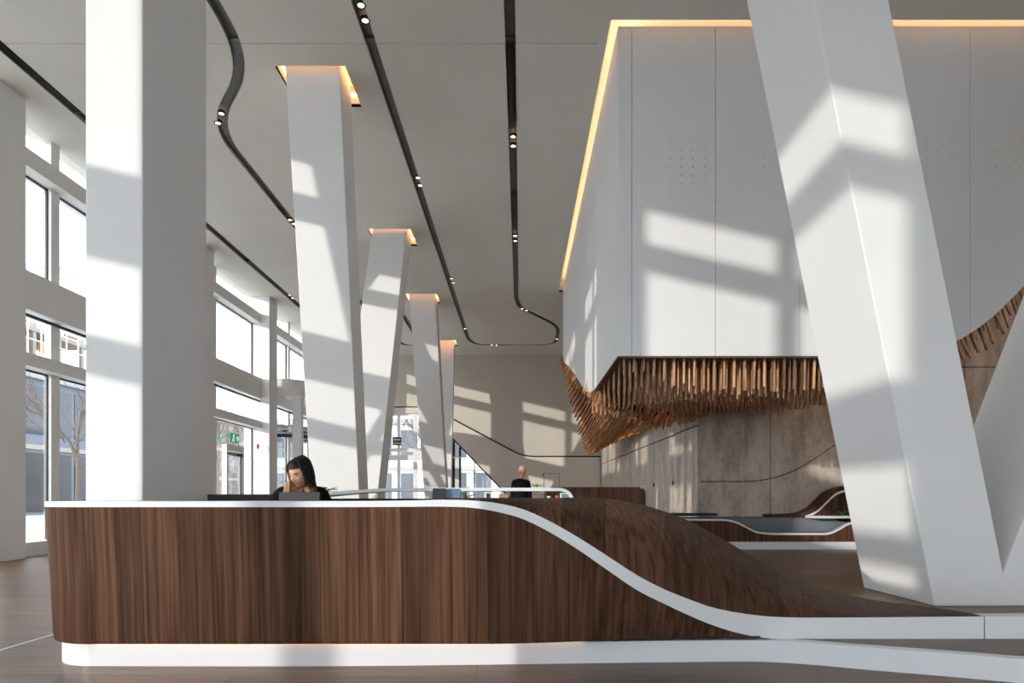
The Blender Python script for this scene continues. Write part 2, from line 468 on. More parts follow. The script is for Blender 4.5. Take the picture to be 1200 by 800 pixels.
# door in the facade with exit sign
dr = empty('door_1', (-9.85, 22.7, 0), kind='structure')
M('door_frame', join(box(-9.93,-9.78,22.0,22.09,.05,2.75), box(-9.93,-9.78,23.3,23.39,.05,2.75), box(-9.93,-9.78,22.0,23.39,2.75,2.95)), WHITE, dr)
dl = M('door_leaf', join(box(-9.91,-9.84,22.1,22.2,.05,2.72), box(-9.91,-9.84,23.2,23.29,.05,2.72), box(-9.91,-9.84,22.2,23.2,2.6,2.72), box(-9.91,-9.84,22.2,23.2,.05,.25)), MIDGREY, dr)
M('door_pane', box(-9.88,-9.87,22.2,23.2,.25,2.6), GLASS, dr)
M('door_closer', box(-9.84,-9.74,22.95,23.25,2.6,2.68), DARKGREY, dr)
M('door_handle', bar((-9.8,22.25,1.0), (-9.8,22.45,1.0), .03), CHROME, dl)
ex = empty('exit_sign', (-9.7, 22.3, 3.1), 'small green emergency exit sign above the facade door', 'sign')
EXG = emit('exit_green', (0.03, 0.30, 0.15), 0.35)
M('sign_panel', box(-9.72,-9.69,22.05,22.75,3.02,3.34), EXG, ex)
SW = emit('exit_white', (0.8,.9,0.85), .6)
M('running_figure', join(sphere((-9.685,22.32,3.27),.03,8,6), bar((-9.685,22.32,3.23),(-9.685,22.28,3.14),.04,.01), bar((-9.685,22.28,3.14),(-9.685,22.36,3.06),.03,.01), bar((-9.685,22.28,3.14),(-9.685,22.2,3.07),.03,.01)), SW, ex)
M('arrow', join(bar((-9.685,22.46,3.18),(-9.685,22.66,3.18),.03,.01), bar((-9.685,22.58,3.26),(-9.685,22.67,3.18),.03,.01), bar((-9.685,22.58,3.10),(-9.685,22.67,3.18),.03,.01)), SW, ex)
al = M('alarm_call_point', box(-9.62,-9.58,24.1,24.25,2.95,3.12), plain('alarm_red', (0.5,0.03,0.02)), label='small red alarm box on the post right of the facade door', cat='alarm', bevel=.01)

# ------------------------------------------------------------------ rear, right and far walls
wf = empty('wall_front', (2, -9.5, 0), kind='structure')
for k in range(9):
    xx = -10.2 + k * 3.0
    M('pilaster', box(xx, xx+.22, -9.8, -9.4, 0, CEIL), WHITE, wf)
for z0, z1 in LEV: M('beam', box(-10.2, 14.2, -9.75, -9.45, z0, z1), WHITE, wf)
for k in range(8):
    xx = -9.98 + k * 3.0
    for z0, z1 in GL[:2] + [(5.6, 6.9)]: M('pane', box(xx, xx+2.78, -9.6, -9.59, z0, z1), GLASS, wf)
    M('shading_spandrel', box(xx, xx+2.78, -9.7, -9.5, 6.9, CEIL), WHITE, wf)  # unseen solid upper panels, added to cut light on the box top
M('wall_side', box(14, 14.2, -9.5, 36, 0, CEIL+.6), WHITE, kind='structure')

FD = 34.6                                # far wall
def FX(px): return (px - CX) * FD / F
def FZ(py): return EYE + (CY - py) * FD / F
wb = empty('wall_back', (0, FD, 0), kind='structure')
gl_out = rounded([(FX(531), FZ(491)), (FX(608), FZ(532)), (FX(622), FZ(534.5)), (4.45, FZ(534.5))], .8, 8)
hole_ent = [(-9.2, 0.0), (-9.2, FZ(484)), (FX(499), FZ(484)), (FX(506), FZ(500)), (FX(509), 0.0)]
tri = [(FX(530), 0.0), (FX(530), FZ(513)), (0.62, 0.0)]
upper = [(-10.2, FZ(476)), (FX(515), FZ(476)), (FX(531), FZ(491))] + gl_out[1:] + [(4.45, CEIL+.06), (-10.2, CEIL+.06)]
M('upper_plaster', plate(upper, [], lambda u,v:(u,FD,v), lambda u,v:(u,FD+.3,v)), WALL_GREY, wb)
lower = [(-10.2, 0.0), (-9.2,0.0), (-9.2,FZ(484)), (FX(499),FZ(484)), (FX(504),FZ(490)), (FX(509),0.0), (FX(530),0.0), (FX(530),FZ(513)), (0.62,0.0)]
low2 = lower + [(4.45, 0.0)] + [(x, z-.045) for x, z in gl_out[::-1]] + [(FX(515), FZ(477.5)), (-10.2, FZ(477.5))]
M('lower_cladding', plate(low2, [], lambda u,v:(u,FD-.05,v), lambda u,v:(u,FD+.3,v)), WALL_BEIGE, wb)
grv = [(x, FD-.055, z) for x, z in gl_out]
M('groove', tube(grv, .03, 6), DARKGREY, wb); M('groove_back', tube([(x, FD+.2, z-.02) for x, z in gl_out], .09, 6), DARKGREY, wb)
M('groove_backing', box(-10.1, FX(515), FD+.28, FD+.31, FZ(477.5)-.05, FZ(476)+.05), DARKGREY, wb)
# flush door with handle in the far wall
dd = empty('door_2', (FX(647), FD-.05, 0), kind='structure')
M('door_leaf', join(box(FX(638), FX(655), FD-.075, FD-.055, 0.02, FZ(555))), WALL_BEIGE, dd)
M('door_edge', join(box(FX(637), FX(637)+.03, FD-.07, FD-.05, 0, FZ(554.4)), box(FX(655), FX(655)+.03, FD-.07, FD-.05, 0, FZ(554.4)), box(FX(637), FX(655), FD-.07, FD-.05, FZ(555), FZ(554.4))), plain('door_gap', (.3,.26,.22), .7), dd)
M('access_reader', box(FX(636), FX(637.4), FD-.12, FD-.05, FZ(557.5), FZ(555.5)), BLACK, dd)
# far entrance glazing
we = empty('window_%d' % (wn+1), (FX(478), FD, 0), kind='structure')
zt = FZ(484)
for xx, ww in [(FX(452),.12), (FX(467),.16), (FX(486.5),.22), (-9.15,.1), (-8.2,.1)]: M('post', box(xx-ww/2, xx+ww/2, FD+.05, FD+.2, 0, zt), WHITE, we)
for zz, hh in [(FZ(527),.18), (FZ(536),.28), (zt-.06,.12)]: M('rail', box(-9.2, FX(508), FD+.06, FD+.19, zz-hh/2, zz+hh/2), WHITE, we)
M('pane', box(-9.2, FX(508), FD+.11, FD+.12, 0, zt), GLASS, we)
sg = empty('entrance_sign', (FX(465), FD+.02, FZ(522)), 'small blue sign with a yellow stripe on the far entrance glass', 'sign')
M('sign_panel', box(FX(460), FX(470.5), FD, FD+.03, FZ(521.5), FZ(512)), plain('sign_blue', (.015,.02,.13)), sg)
M('yellow_stripe', box(FX(460), FX(470.5), FD-.01, FD-.001, FZ(520), FZ(518.5)), plain('sign_yellow', (.75,.42,.02)), sg)
M('lettering', join(*[box(FX(461.5+1.6*k), FX(462.6+1.6*k), FD-.008, FD-.001, FZ(516), FZ(514)) for k in range(5)]), WHITE, sg)
# triangular window under the stair
wt = empty('window_%d' % (wn+2), (FX(555), FD, 0), kind='structure')
M('pane', plate([(p[0], p[1]) for p in tri], [], lambda u,v:(u,FD+.12,v), lambda u,v:(u,FD+.13,v)), GLASS, wt)
def tri_top(x): return lerp(tri[1][1], 0, (x - tri[1][0]) / (tri[2][0] - tri[1][0]))
for xx, mt, ww in [(FX(531.5), DARKGREY, .14), (FX(535.5), WHITE, .22), (FX(539), DARKGREY, .12), (FX(556), WHITE, .1)]:
    M('post', box(xx-ww/2, xx+ww/2, FD+.04, FD+.1, 0, min(tri_top(xx+ww/2), FZ(537) if mt is WHITE and xx < FX(540) else 9)), mt, wt)
M('rail', box(FX(530), FX(539.5), FD+.03, FD+.1, FZ(536.5), FZ(535)), WHITE, wt)
M('rail', box(FX(540), FX(577), FD+.04, FD+.1, FZ(554.4), FZ(553.6)), WHITE, wt)
M('slanting_edge', bar((tri[1][0], FD+.0, tri[1][1]), (tri[2][0], FD+.0, tri[2][1]), .07, .12), DARKGREY, wt)

# concrete core under the box
CXW, CYW = 4.30, 15.8
wr = empty('wall_right', (CXW, CYW, 0), kind='structure')
M('concrete_core', box(CXW+.08, 14, CYW+.08, 34.6, 0, CEIL-.3), plain('joint_shadow_grey', (.05,.045,.04), .9), wr)
ys = [15.8, 18.2, 20.8, 23.3, 27.6, 34.55]
for a, b in zip(ys, ys[1:]):
    M('concrete_panel', box(CXW, CXW+.1, a+.012, b-.012, 0, 2.88), CONC, wr, bevel=.004)
    M('concrete_panel', box(CXW, CXW+.1, a+.012, b-.012, 2.91, CEIL-.35), CONC, wr, bevel=.004)
M('flush_handle', box(CXW-.03, CXW, 20.85, 20.95, 1.5, 1.62), BLACK, wr); M('flush_handle', box(CXW-.03, CXW, 18.25, 18.35, 1.5, 1.62), BLACK, wr)
def WX(px): return (px - CX) * CYW / F
def WZ(py): return EYE + (CY - py) * CYW / F
gc = rounded([(CXW, WZ(564)), (WX(915), WZ(564)), (WX(1010), WZ(500)), (WX(1100), WZ(430))], 1.0, 10)
vx = [CXW, WX(903), WX(1005), WX(1130), 13.9]
def gz(x): return interp(gc, x)[0] if x < gc[-1][0] else gc[-1][1]
for a, b in zip(vx, vx[1:]):
    n = 12; st = [lerp(a+.008, b-.008, k/n) for k in range(n+1)]
    M('concrete_panel', plate([(a+.008, 0), (b-.008, 0)] + [(s, gz(s)-.012) for s in st[::-1]], [], lambda u,v:(u,CYW,v), lambda u,v:(u,CYW+.1,v)), CONC, wr)
    M('concrete_panel', plate([(s, gz(s)+.012) for s in st] + [(b-.008, CEIL-.35), (a+.008, CEIL-.35)], [], lambda u,v:(u,CYW,v), lambda u,v:(u,CYW+.1,v)), CONC, wr)
M('door_slot', box(FX(703.5), FX(706.5), FD-.14, FD-.05, 0, FZ(534.5)), DARKGREY, wr)

# ------------------------------------------------------------------ columns
def column(b, t, label):
    return M('column', hexa(b, t), WHITE, label=label, cat='column', group='white slanted structural columns', bevel=0.012)
def depth_col(x0, x1, yb, yt, dp, label, zt=CEIL+.5):
    column([(x0,yb,0),(x1,yb,0),(x1,yb+dp,0),(x0,yb+dp,0)], [(x0,yt,zt),(x1,yt,zt),(x1,yt+dp,zt),(x0,yt+dp,zt)], label)
column([(-4.09,6.2,0),(-3.55,6.2,0),(-3.55,7.47,0),(-4.09,7.47,0)], [(-4.09,6.2,CEIL),(-3.55,6.2,CEIL),(-3.55,7.47,CEIL),(-4.09,7.47,CEIL)], 'wide upright white column behind the left end of the desk')
depth_col(-4.10, -3.15, 13.2, 11.45, .8, 'leaning white column right behind the seated woman')
depth_col(-4.10, -3.15, 14.05, 18.65, .85, 'white column leaning away, second of the row behind the woman')
depth_col(-4.10, -3.13, 29.2, 24.3, .85, 'white column leaning forward, third of the far row')
depth_col(-4.05, -3.13, 30.0, 32.0, .4, 'narrow farthest white column in front of the far wall')
blocker = empty('shade_blocker', (-3.8, -0.86, 0), 'unseen dark oak blocker left of the viewer, added to shade the desk', 'light blocker')  # made-up object out of view, added to shade the right part of the desk
for k in range(4): M('blocker_panel', box(-3.86, -3.76, -2.2+.67*k+.003, -2.2+.67*(k+1)-.003, .08, 2.05), DESKWOOD, blocker)
M('plinth', box(-3.88, -3.74, -2.2, .48, 0, .08), SOLID, blocker)
# the V pair on the right
xb, wd, k1 = 4.41, 0.80, -0.2
column([(xb,6.97,0),(xb+wd,6.97,0),(xb+wd,8.4,0),(xb,8.4,0)], [(xb+k1*CEIL,6.97,CEIL),(xb+wd+k1*CEIL,6.97,CEIL),(xb+wd+k1*CEIL,8.4,CEIL),(xb+k1*CEIL,8.4,CEIL)], 'big slanted white column in the right foreground leaning left')
k2 = 0.385; xb2 = 5.13 - k2*.32
column([(xb2,6.975,0),(xb2+.85,6.975,0),(xb2+.85,8.395,0),(xb2,8.395,0)], [(xb2+k2*CEIL,6.975,CEIL),(xb2+.85+k2*CEIL,6.975,CEIL),(xb2+.85+k2*CEIL,8.395,CEIL),(xb2+k2*CEIL,8.395,CEIL)], 'white column leaning right at the right edge, sharing a foot with its neighbour')

# ------------------------------------------------------------------ suspended box
BZ = EYE + 166*BY0/F
bxo = empty('suspended_box', (6, 15, BZ), 'large white box volume hanging under the ceiling with copper dots', 'suspended volume')
BT = CEIL + .10
edge = [(BX0, BZ), (5.9, BZ), (6.5, BZ+.06), (7.05, EYE+2.52), (7.6, EYE+2.88), (8.15, EYE+3.42), (8.8, EYE+4.2), (9.5, EYE+5.1), (10.4, EYE+6.0), (12, EYE+6.6), (13.8, EYE+6.8)]
def ez(x): return interp_s(edge, x)[0] if x > 5.9 else BZ
seams = [BX0, 1.82, 3.17, 4.53, 5.90, 7.28, 8.64, 10.0, 11.4, 13.8]
for a, b in zip(seams, seams[1:]):
    n = 8; st = [lerp(a+.004, b-.004, k/n) for k in range(n+1)]
    M('front_panel', plate([(s, ez(s)) for s in st] + [(b-.004, BT), (a+.004, BT)], [], lambda u,v:(u,BY0,v), lambda u,v:(u,BY0+.06,v)), WHITE_SATIN, bxo)
lz = [(BY0, BZ), (13.8, BZ), (15.0, BZ+.12), (16.5, BZ+.5), (18.5, BZ+1.15), (21, BZ+1.9), (23.8, BZ+2.65)]
def lez(y): return interp_s(lz, y)[0] if y > 13.8 else BZ
sy_ = [BY0, 12.0, 13.8, 15.5, 17.3, 19.0, 20.6, 22.2, BY1]
for a, b in zip(sy_, sy_[1:]):
    n = 6; st = [lerp(a+(.062 if a == BY0 else .003), b-.003, k/n) for k in range(n+1)]
    M('side_panel', plate([(s, lez(s)) for s in st] + [(b-.003, BT), (st[0], BT)], [], lambda u,v:(BX0,u,v), lambda u,v:(BX0+.06,u,v)), WHITE_SATIN, bxo)
M('panel_backing', join(box(BX0+.07, 5.9, BY0+.065, BY0+.09, BZ+.02, BT), box(BX0+.065, BX0+.09, BY0+.1, 13.8, BZ+.02, BT), box(BX0+.065, BX0+.09, 13.8, BY1, BZ+2.66, BT)), MIDGREY, bxo)
M('rear_panel', box(BX0+.1, 13.8, BY1-.06, BY1, BZ+2.65, BT), WHITE_SATIN, bxo)
M('soffit_board', join(box(BX0+.07, 6.3, BY0+.07, 15.75, BZ+.01, BZ+.05), box(BX0+.07, CXW, 15.75, 16.6, BZ+.3, BZ+.35)), SOFFIT, bxo)
M('edge_trim', join(box(BX0, 5.9, BY0-.006, BY0+.05, BZ-.03, BZ), box(BX0-.006, BX0+.05, BY0+.05, 13.8, BZ-.03, BZ)), SOFFIT, bxo)
dots = []
for cxp, lo, hi in ((2.9, 2.05, 5.2), (7.3, 6.0, 9.0)):
    i = 0; x = lo
    while x < hi:
        z = 5.0
        while z < 8.2:
            zc = 6.45 + (.25 if lo > 5 else 0)
            a = math.exp(-((z - zc)/.75)**2) * (0.75 + .25*math.sin(x*5+z))
            if a > .12 and z > ez(x)+.4:
                r = .006 + .014*a
                dots.append(lathe([(r, BY0), (r*.9, BY0-.006), (.001, BY0-.006)], 0, 0, 6))
                vv, ff = dots[-1]
                dots[-1] = ([(x + p[0], BY0 - (p[2]-BY0)*-1 if False else p[2], z + p[1]) for p in vv], ff)
            z += .135
        x += .19
M('copper_dots', join(*dots), COPPER, bxo, kind='stuff')

# ------------------------------------------------------------------ timber rod sculpture
sc = empty('timber_rod_sculpture', (3, 14, BZ-.6), 'amber timber rods hanging in a wave beneath the white box', 'sculpture')
rods = []                                # (priority, geo)
rnd = random.random
y = BY0 + .16; row = 0
while y < 15.6:
    x = BX0 + .12 + (.04 if row % 2 else 0)
    while x < 6.25:
        Lr = .50*(.35 + .65*sstep(1.6, 3.2, x + (y-10.6)*.35)) + .10*rnd() - .03
        Lr *= 1 - .35*sstep(11.5, 15, y)
        ztop = BZ + .01
        rods.append((y, bar((x + .01*rnd(), y, ztop), (x + .012*(rnd()-.5), y + .01, ztop - Lr), .032 if row == 0 else .024, .03)))
        x += (.164 if row == 0 else .092) + .02*rnd()*(row > 0)
    y += .27 if row < 3 else .34; row += 1
# sweeping fan along the left side
root = [(0, 661, 415, 23.9), (.16, 672, 432, 21.5), (.33, 697, 455, 14.6), (.5, 722, 470, 15.2), (.66, 752, 484, 17.0), (.82, 782, 488, 17.2), (1.0, 822, 474, 16.0)]
tip = [(0, 661.5, 420, 24.4), (.16, 670, 452, 25.5), (.33, 684, 500, 27.5), (.5, 696, 526, 27.0), (.66, 724, 514, 24.5), (.82, 752, 503, 22.0), (1.0, 826, 480, 16.4)]
def fan(s, t):
    a = P(*interp_s(root, s)); b = P(*interp_s(tip, s))
    p = a.lerp(b, t)
    return p + Vector((.35, -.2, .45)) * math.sin(t*PI) * sstep(0, .3, s) * (1 - sstep(.75, 1, s))
rows = [[fan(i/48, j/10) for i in range(49)] for j in range(11)]
back = [[p + Vector((.10, .05, .12)) for p in r] for r in rows]
gv = grid(rows); gb = grid(back)
M('base_board', join(gv, (gb[0], [tuple(reversed(f)) for f in gb[1]])), RODBASE, sc, smooth=True)
nS = 52
for i in range(nS):
    s = (i + .5)/nS
    for j in range(7):
        t0 = j/7 + .04*rnd(); t1 = t0 + .20 + .03*rnd()
        if t1 > 1.0: t1 = 1.03 + .05*rnd()
        a, b = fan(s, t0), fan(clamp(s + .006), min(t1, 1))
        if t1 > 1: b = b + (b - fan(s, .9))*(t1-1)*8
        e = .04*(1 - j/9)
        off = Vector((-.09, -.12, -.05))
        wrd = .065 if s > .12 else .045
        rods.append((20 + a.y, bar(a + off*.3, b + off*(1.3 + .9*rnd()), wrd, .05)))
# fringe of short rods at the inner edge of the fan
for i in range(70):
    s = .12 + .88*i/70
    p = fan(s, .0)
    for k in range(2):
        q = p + Vector((.1*rnd()-.05, -.2*rnd(), .12*rnd()))
        rods.append((18 + p.y*.1, bar(q, q + Vector((-.12-.06*rnd(), -.25, -.30 - .1*rnd())), .03, .03)))
# needles against the wall corner
for i in range(34):
    px = 790 + i*1.6
    a = P(px, 474 - (px-790)*.08 + 3*rnd(), 15.72); b = P(px + 5, 497 - (px-790)*.34 + 3*rnd(), 15.3)
    rods.append((16, bar(a, b, .018, .018)))
# rods along the rising edge on the right
x = 5.9
while x < 9.6:
    for k in range(5):
        yy = BY0 + .12 + k*.42 + .1*rnd(); zz = ez(x) + .02 + k*.03
        a = Vector((x, yy, zz)); b = a + Vector((.30 + .08*rnd(), .25, -.28 - .12*rnd() - .05*k))
        rods.append((11 + k, bar(a, b, .035, .035)))
    x += .135
rows = [[(x_, BY0+.08+k*.5, ez(x_)+.04+k*.05) for x_ in [5.9+.2*q for q in range(24)]] for k in range(6)]
gk = grid(rows); M('curved_soffit', join(gk, ([(a, b, c+.05) for a, b, c in gk[0]], [tuple(reversed(f)) for f in gk[1]])), SOFFIT, sc, smooth=True)
rods.sort(key=lambda q: q[0])
near = [r for r in rods if r[0] < 12.0][:130]; fanr = [r for r in rods if 30 < r[0] < 60][:160]
ids = set(id(r) for r in near + fanr)
for r in near: M('rod', r[1], RODWOOD, sc)
for r in fanr: M('rod', r[1], FANWOOD, sc)
M('rod_mass', join(*[r[1] for r in rods if id(r) not in ids and r[0] < 30]), RODWOOD, sc, kind='stuff')
M('fan_rod_mass', join(*[r[1] for r in rods if id(r) not in ids and r[0] >= 30]), FANWOOD, sc, kind='stuff')

# ------------------------------------------------------------------ reception desk
desk = empty('reception_desk', (-0.8, 4.9, 0), 'long dark oak reception desk with a swooping white ribbon', 'reception desk')
def dband(px): return 4.3 + .37*sstep(690, 940, px)
def dbot(px): return 4.37 + .23*sstep(560, 880, px)
band_px = [(90,587.3,594),(400,587,594),(480,586.3,593.6),(515,585.4,593.4),(550,586,594.5),(580,589,599),(613,596.5,608),(647,612,625),(680,631,645.5),(713,652,668.5),(747,674,691.5),(780,691,708),(800,699,717.5),(833,711,731.5),(867,718,742),(900,722,747.5),(933,723.3,749),(1000,723.3,749),(1153,722,748.5)]
def band(px):
    a, b = interp_s(band_px, px); d = dband(px)
    return P(px, a, d), P(px, b, d)
X0c, Y0c, Rc = -2.85, 4.8, .5             # rounded left end
path = [('s', 5.9), ('s', 5.45), ('s', 5.0)] + [('a', k/12) for k in range(13)]
px_a = CX + X0c * F / 4.3
pxs = [px_a + 12*k for k in range(1, int((1153-px_a)/12))] + [1153]
def outline(st, r, inset_y, cx=X0c):
    """plan point on the rounded end: r radius, front at 4.3+inset_y"""
    cyy = 4.3 + inset_y + r
    if st[0] == 's': return (cx - r, max(st[1], cyy))
    a = PI + PI/2*st[1]
    return (cx + r*math.cos(a), cyy + r*math.sin(a))
zt0, zb0 = band(px_a)[0].z, band(px_a)[1].z
# ribbon
rows = []
for st in path:
    o = outline(st, Rc, 0); i_ = outline(st, Rc-.05, .05)
    rows.append([(o[0],o[1],zt0), (o[0],o[1],zb0), (i_[0],i_[1],zb0), (i_[0],i_[1],zt0)])
for px in pxs:
    a, b = band(px); dv = Vector((0,.05,0))
    rows.append([a, b, b+dv, a+dv-Vector((0,0,.02))])
g = grid(rows, True); n = len(rows)
g[1].append((0,1,2,3)); g[1].append(((n-1)*4+3,(n-1)*4+2,(n-1)*4+1,(n-1)*4))
M('white_ribbon', g, SOLID, desk)
# ribbon beyond its seam, running out to the right
ra, rb_ = P(1154.5, 722, 4.67), P(1154.5, 748.5, 4.67); rc, rd = P(1500, 720, 4.67), P(1500, 747, 4.67)
dv = Vector((0,.12,0))
M('white_ribbon', hexa([rb_, rd, rd+dv, rb_+dv], [ra, rc, rc+dv, ra+dv]), SOLID, desk)
# countertop
top = []
for st in path:
    o = outline(st, Rc, 0); i_ = (X0c, max(o[1], Y0c) if st[0] == 's' else Y0c)
    top.append((o, i_))
rows = [[(o[0],o[1],zt0), ((o[0]+i_[0])/2,(o[1]+i_[1])/2,zt0), (i_[0],i_[1],zt0), (i_[0],i_[1],zb0)] for o, i_ in top]
for px in [p for p in pxs if p < 545]:
    a, b = band(px); rows.append([(a.x,a.y,a.z), (a.x,4.55,a.z), (a.x,4.8,a.z), (a.x,4.8,b.z)])
M('countertop', grid(rows), SOLID, desk)
# front veneer boards
stations = []                              # (key, top point, bottom point)
def pt_front(px): 
    return band(px)[1], Vector(((px-CX)*dband(px)/F, dbot(px), .178))
def end_pts(st):
    o = outline(st, Rc, 0); b = outline(st, Rc-.05, .06)
    return Vector((o[0],o[1],zb0)), Vector((b[0],b[1],.178))
allst = [end_pts(st) for st in path[:3]] + [end_pts(('a', k/24)) for k in range(25)]
brk = [0, 1, 2]
nb = len(allst); 
for k in (9, 15, 22): brk.append(k)
pxl = [px_a + 6*k for k in range(1, int((893-px_a)/6)+1)]
allst += [pt_front(p) for p in pxl]
k = 27 + 2
seqw = [4, 5, 8, 6, 9, 5, 7, 10, 6, 5, 8, 4, 9, 7]
q = 0; brk.append(27)
while k < len(allst) - 5:
    k2_ = k + seqw[q % len(seqw)]; q += 1
    k = k2_
    if k < len(allst) - 4: brk.append(k)
brk.append(len(allst)-1)
def board(pts, name, thick):
    """pts: list of columns, each a list of points from top to bottom"""
    rows = [list(c) for c in pts]
    f = grid(rows); n = len(f[0])
    m = len(rows[0])
    off = [Vector(p) + thick for p in f[0]]
    V = list(f[0]) + off
    Fc = list(f[1]) + [tuple(i+n for i in reversed(t)) for t in f[1]]
    R = len(rows)
    for i in range(R-1):
        Fc.append((i*m, i*m+n, (i+1)*m+n, (i+1)*m)); Fc.append((i*m+m-1, (i+1)*m+m-1, (i+1)*m+m-1+n, i*m+m-1+n))
    for i in range(m-1):
        Fc.append((i, i+1, i+1+n, i+n)); a = (R-1)*m + i; Fc.append((a+1, a, a+n, a+1+n))
    o = M(name, (V, Fc), DESKWOOD, desk, smooth=True); o.data.set_sharp_from_angle(angle=.7)
    return o
def shrink(cols, g=.0012):
    c = [list(map(Vector, q)) for q in cols]
    d0 = (c[1][0]-c[0][0]).normalized()*g; d1 = (c[-1][0]-c[-2][0]).normalized()*g
    c[0] = [p + d0 for p in c[0]]; c[-1] = [p - d1 for p in c[-1]]
    return c
for a, b in zip(brk, brk[1:]):
    cols = []
    for i in range(a, b+1):
        t_, b_ = allst[i]
        c1 = t_.lerp(b_, .55); c2 = t_.lerp(b_, .95); c2 = Vector((c2.x, c2.y - .012, c2.z))
        inn = Vector((0,.05,0)) if i > 20 else Vector((.05,0,0))
        cols.append([t_, c1, c2, b_, b_ + inn])
    thick = Vector((.02, 0, 0)) if b <= 9 else (Vector((.014,.014,0)) if b <= 22 else Vector((0,.02,0)))
    board(shrink(cols), 'veneer_board', thick)
M('substrate', grid([[t_ + Vector((0,.035,-.01)), b_ + Vector((0,.035,.004))] for t_, b_ in allst[27:]]), SOFFIT, desk)
# upper shell of wood above the ribbon
sil = [(520,583.2,4.42),(560,583,4.6),(640,583.2,5.0),(673,582.8,5.1),(707,584,5.2),(740,588.5,5.27),(773,597,5.33),(807,610,5.4),(840,627,5.47),(873,647,5.53),(907,666,5.58),(940,681,5.6),(973,692,5.58),(1007,699.5,5.5),(1040,705,5.36),(1093,711.5,5.05),(1130,717,4.85),(1153,721.5,4.70)]
us = [520 + 7*k for k in range(int((1153-520)/7)+1)] + [1153]
def shell(px):
    a = band(px)[0] + Vector((0,.001,0)); y_, d_ = interp_s(sil, px); b = P(px, y_, d_)
    out = []
    for k in range(11):
        t = k/10*PI/2
        out.append(Vector((lerp(a.x,b.x,1-math.cos(t)), lerp(a.y,b.y,1-math.cos(t)), lerp(a.z,b.z,math.sin(t)))))
    return out
ub = [0]
q = 3
while ub[-1] < len(us) - 6: ub.append(ub[-1] + seqw[q % len(seqw)]); q += 1
ub[-1] = len(us) - 1
for a, b in zip(ub, ub[1:]):
    board(shrink([shell(us[i])[::-1] for i in range(a, b+1)]), 'veneer_board', Vector((0,.02,-.012)))
# back of the shell
rows = []
for px in us[::3]:
    p = shell(px)[-1]; rows.append([p + Vector((0,.0,-.012)), p + Vector((0,.03,-.02)), Vector((p.x, max(p.y+.05, 4.76), 0))])
M('back_panel', grid(rows), DESKWOOD, desk)
# plinth and deck
plf = [(90,4.49),(400,4.49),(700,4.57),(800,4.6),(890,4.61),(950,4.53),(1013,4.40),(1127,4.20),(1200,4.07),(1350,3.82)]
rows = []
for st in path:
    o = outline(st, .35, .19, -2.94); i_ = outline(st, .25, .29, -2.94)
    rows.append([(o[0],o[1],0), (o[0],o[1],.15), (i_[0],i_[1],.15), (i_[0],i_[1],0)])
pls = []
px = CX - 2.94*F/4.49 + 8
while px < 1350:
    d = interp_s(plf, px)[0]; x_ = (px-CX)*d/F
    rows.append([(x_,d,0),(x_,d,.15),(x_,d+.1,.15),(x_,d+.1,0)]); pls.append((px, x_, d)); px += 15
M('plinth', grid(rows, True), SOLID, desk)
dk = [[(x_, d+.02, .148), (x_, max(d+.03, 4.8), .148)] for p, x_, d in pls if p > 840]
M('deck', grid(dk), wood('deck_oak', (.06,.032,.02), (.15,.085,.055), (1.5,18,18), .38, .1, .05), desk)
rows = [[(x_, d-.022, .168), (x_, d-.004, .168), (x_, d-.004, .173), (x_, d-.022, .173)] for p, x_, d in pls if p < 690]
M('led_strip', grid(rows, True), LED_SOFT, desk)
# inside of the desk
M('inner_panel', join(box(-2.86, .15, 4.72, 4.75, .05, zb0), box(-2.86, -2.83, 4.75, 5.9, .05, zb0)), DARKGREY, desk)
M('worktop', box(-2.82, .3, 4.76, 5.30, .71, .74), MIDGREY, desk)
M('worktop_leg', box(-1.0, -.96, 4.8, 5.25, 0, .71), DARKGREY, desk); M('worktop_leg', box(.2, .24, 4.8, 5.25, 0, .71), DARKGREY, desk)

# ------------------------------------------------------------------ second desk behind, with its things
d2 = empty('rear_desk', (-1, 7.6, 0), 'low rear desk with a white rounded counter edge and open shelf', 'desk')
D2 = 7.4
def B2(px, py, d=D2): return P(px, py, d)
pth = [B2(368, 578.2, 7.2), B2(415, 574, 7.3), B2(452, 571.6), B2(560, 571.3), B2(655, 571.3)]
arc = [B2(655 + 17*math.sin(a), 571.3 + 14*(1-math.cos(a))) for a in [k*PI/2/6 for k in range(1, 7)]]
pth2 = pth + arc + [B2(672, 625)]
rows = []
for i, p in enumerate(pth2):
    t = (pth2[min(i+1,len(pth2)-1)] - pth2[max(i-1,0)]).normalized(); n_ = Vector((t.z, 0, -t.x))
    if n_.z > 0: n_ = -n_
    if i >= len(pth)+3: n_ = Vector((-1,0,0)) if n_.x > -.5 else n_
    h = .037
    rows.append([p, p + n_*h, p + n_*h + Vector((0,.6,0)), p + Vector((0,.6,0))])
M('white_edge', grid(rows, True), SOLID, d2)
xr = B2(672, 580).x
M('cabinet', join(box(B2(300,0).x, xr-.05, D2+.5, D2+.6, 0, 1.14), box(-2.9, xr-.05, D2+.02, D2+.6, 0, .95), box(-2.9, xr-.05, D2+.02, D2+.55, 1.0, 1.03)), DARKGREY, d2)
M('dark_counter', box(B2(243,0,7.2).x, B2(367,0,7.2).x, 7.2, 7.8, P(0,583,7.2).z-.06, P(0,579,7.2).z), DARKGREY, d2)
M('wood_front', box(-2.9, xr-.04, D2-.01, D2+.02, 0, .96), DESKWOOD, d2)
d3 = empty('rear_counter', (1.2, 9.3, 0), 'dark wooden counter block with a rounded corner behind the rear desk', 'counter')
pr = rounded([(B2(640,0,9).x, 0), (B2(640,0,9).x, P(0,570.5,9).z), (P(757,0,9).x, P(0,570.5,9).z), (P(757,0,9).x, 0)], .1, 6)
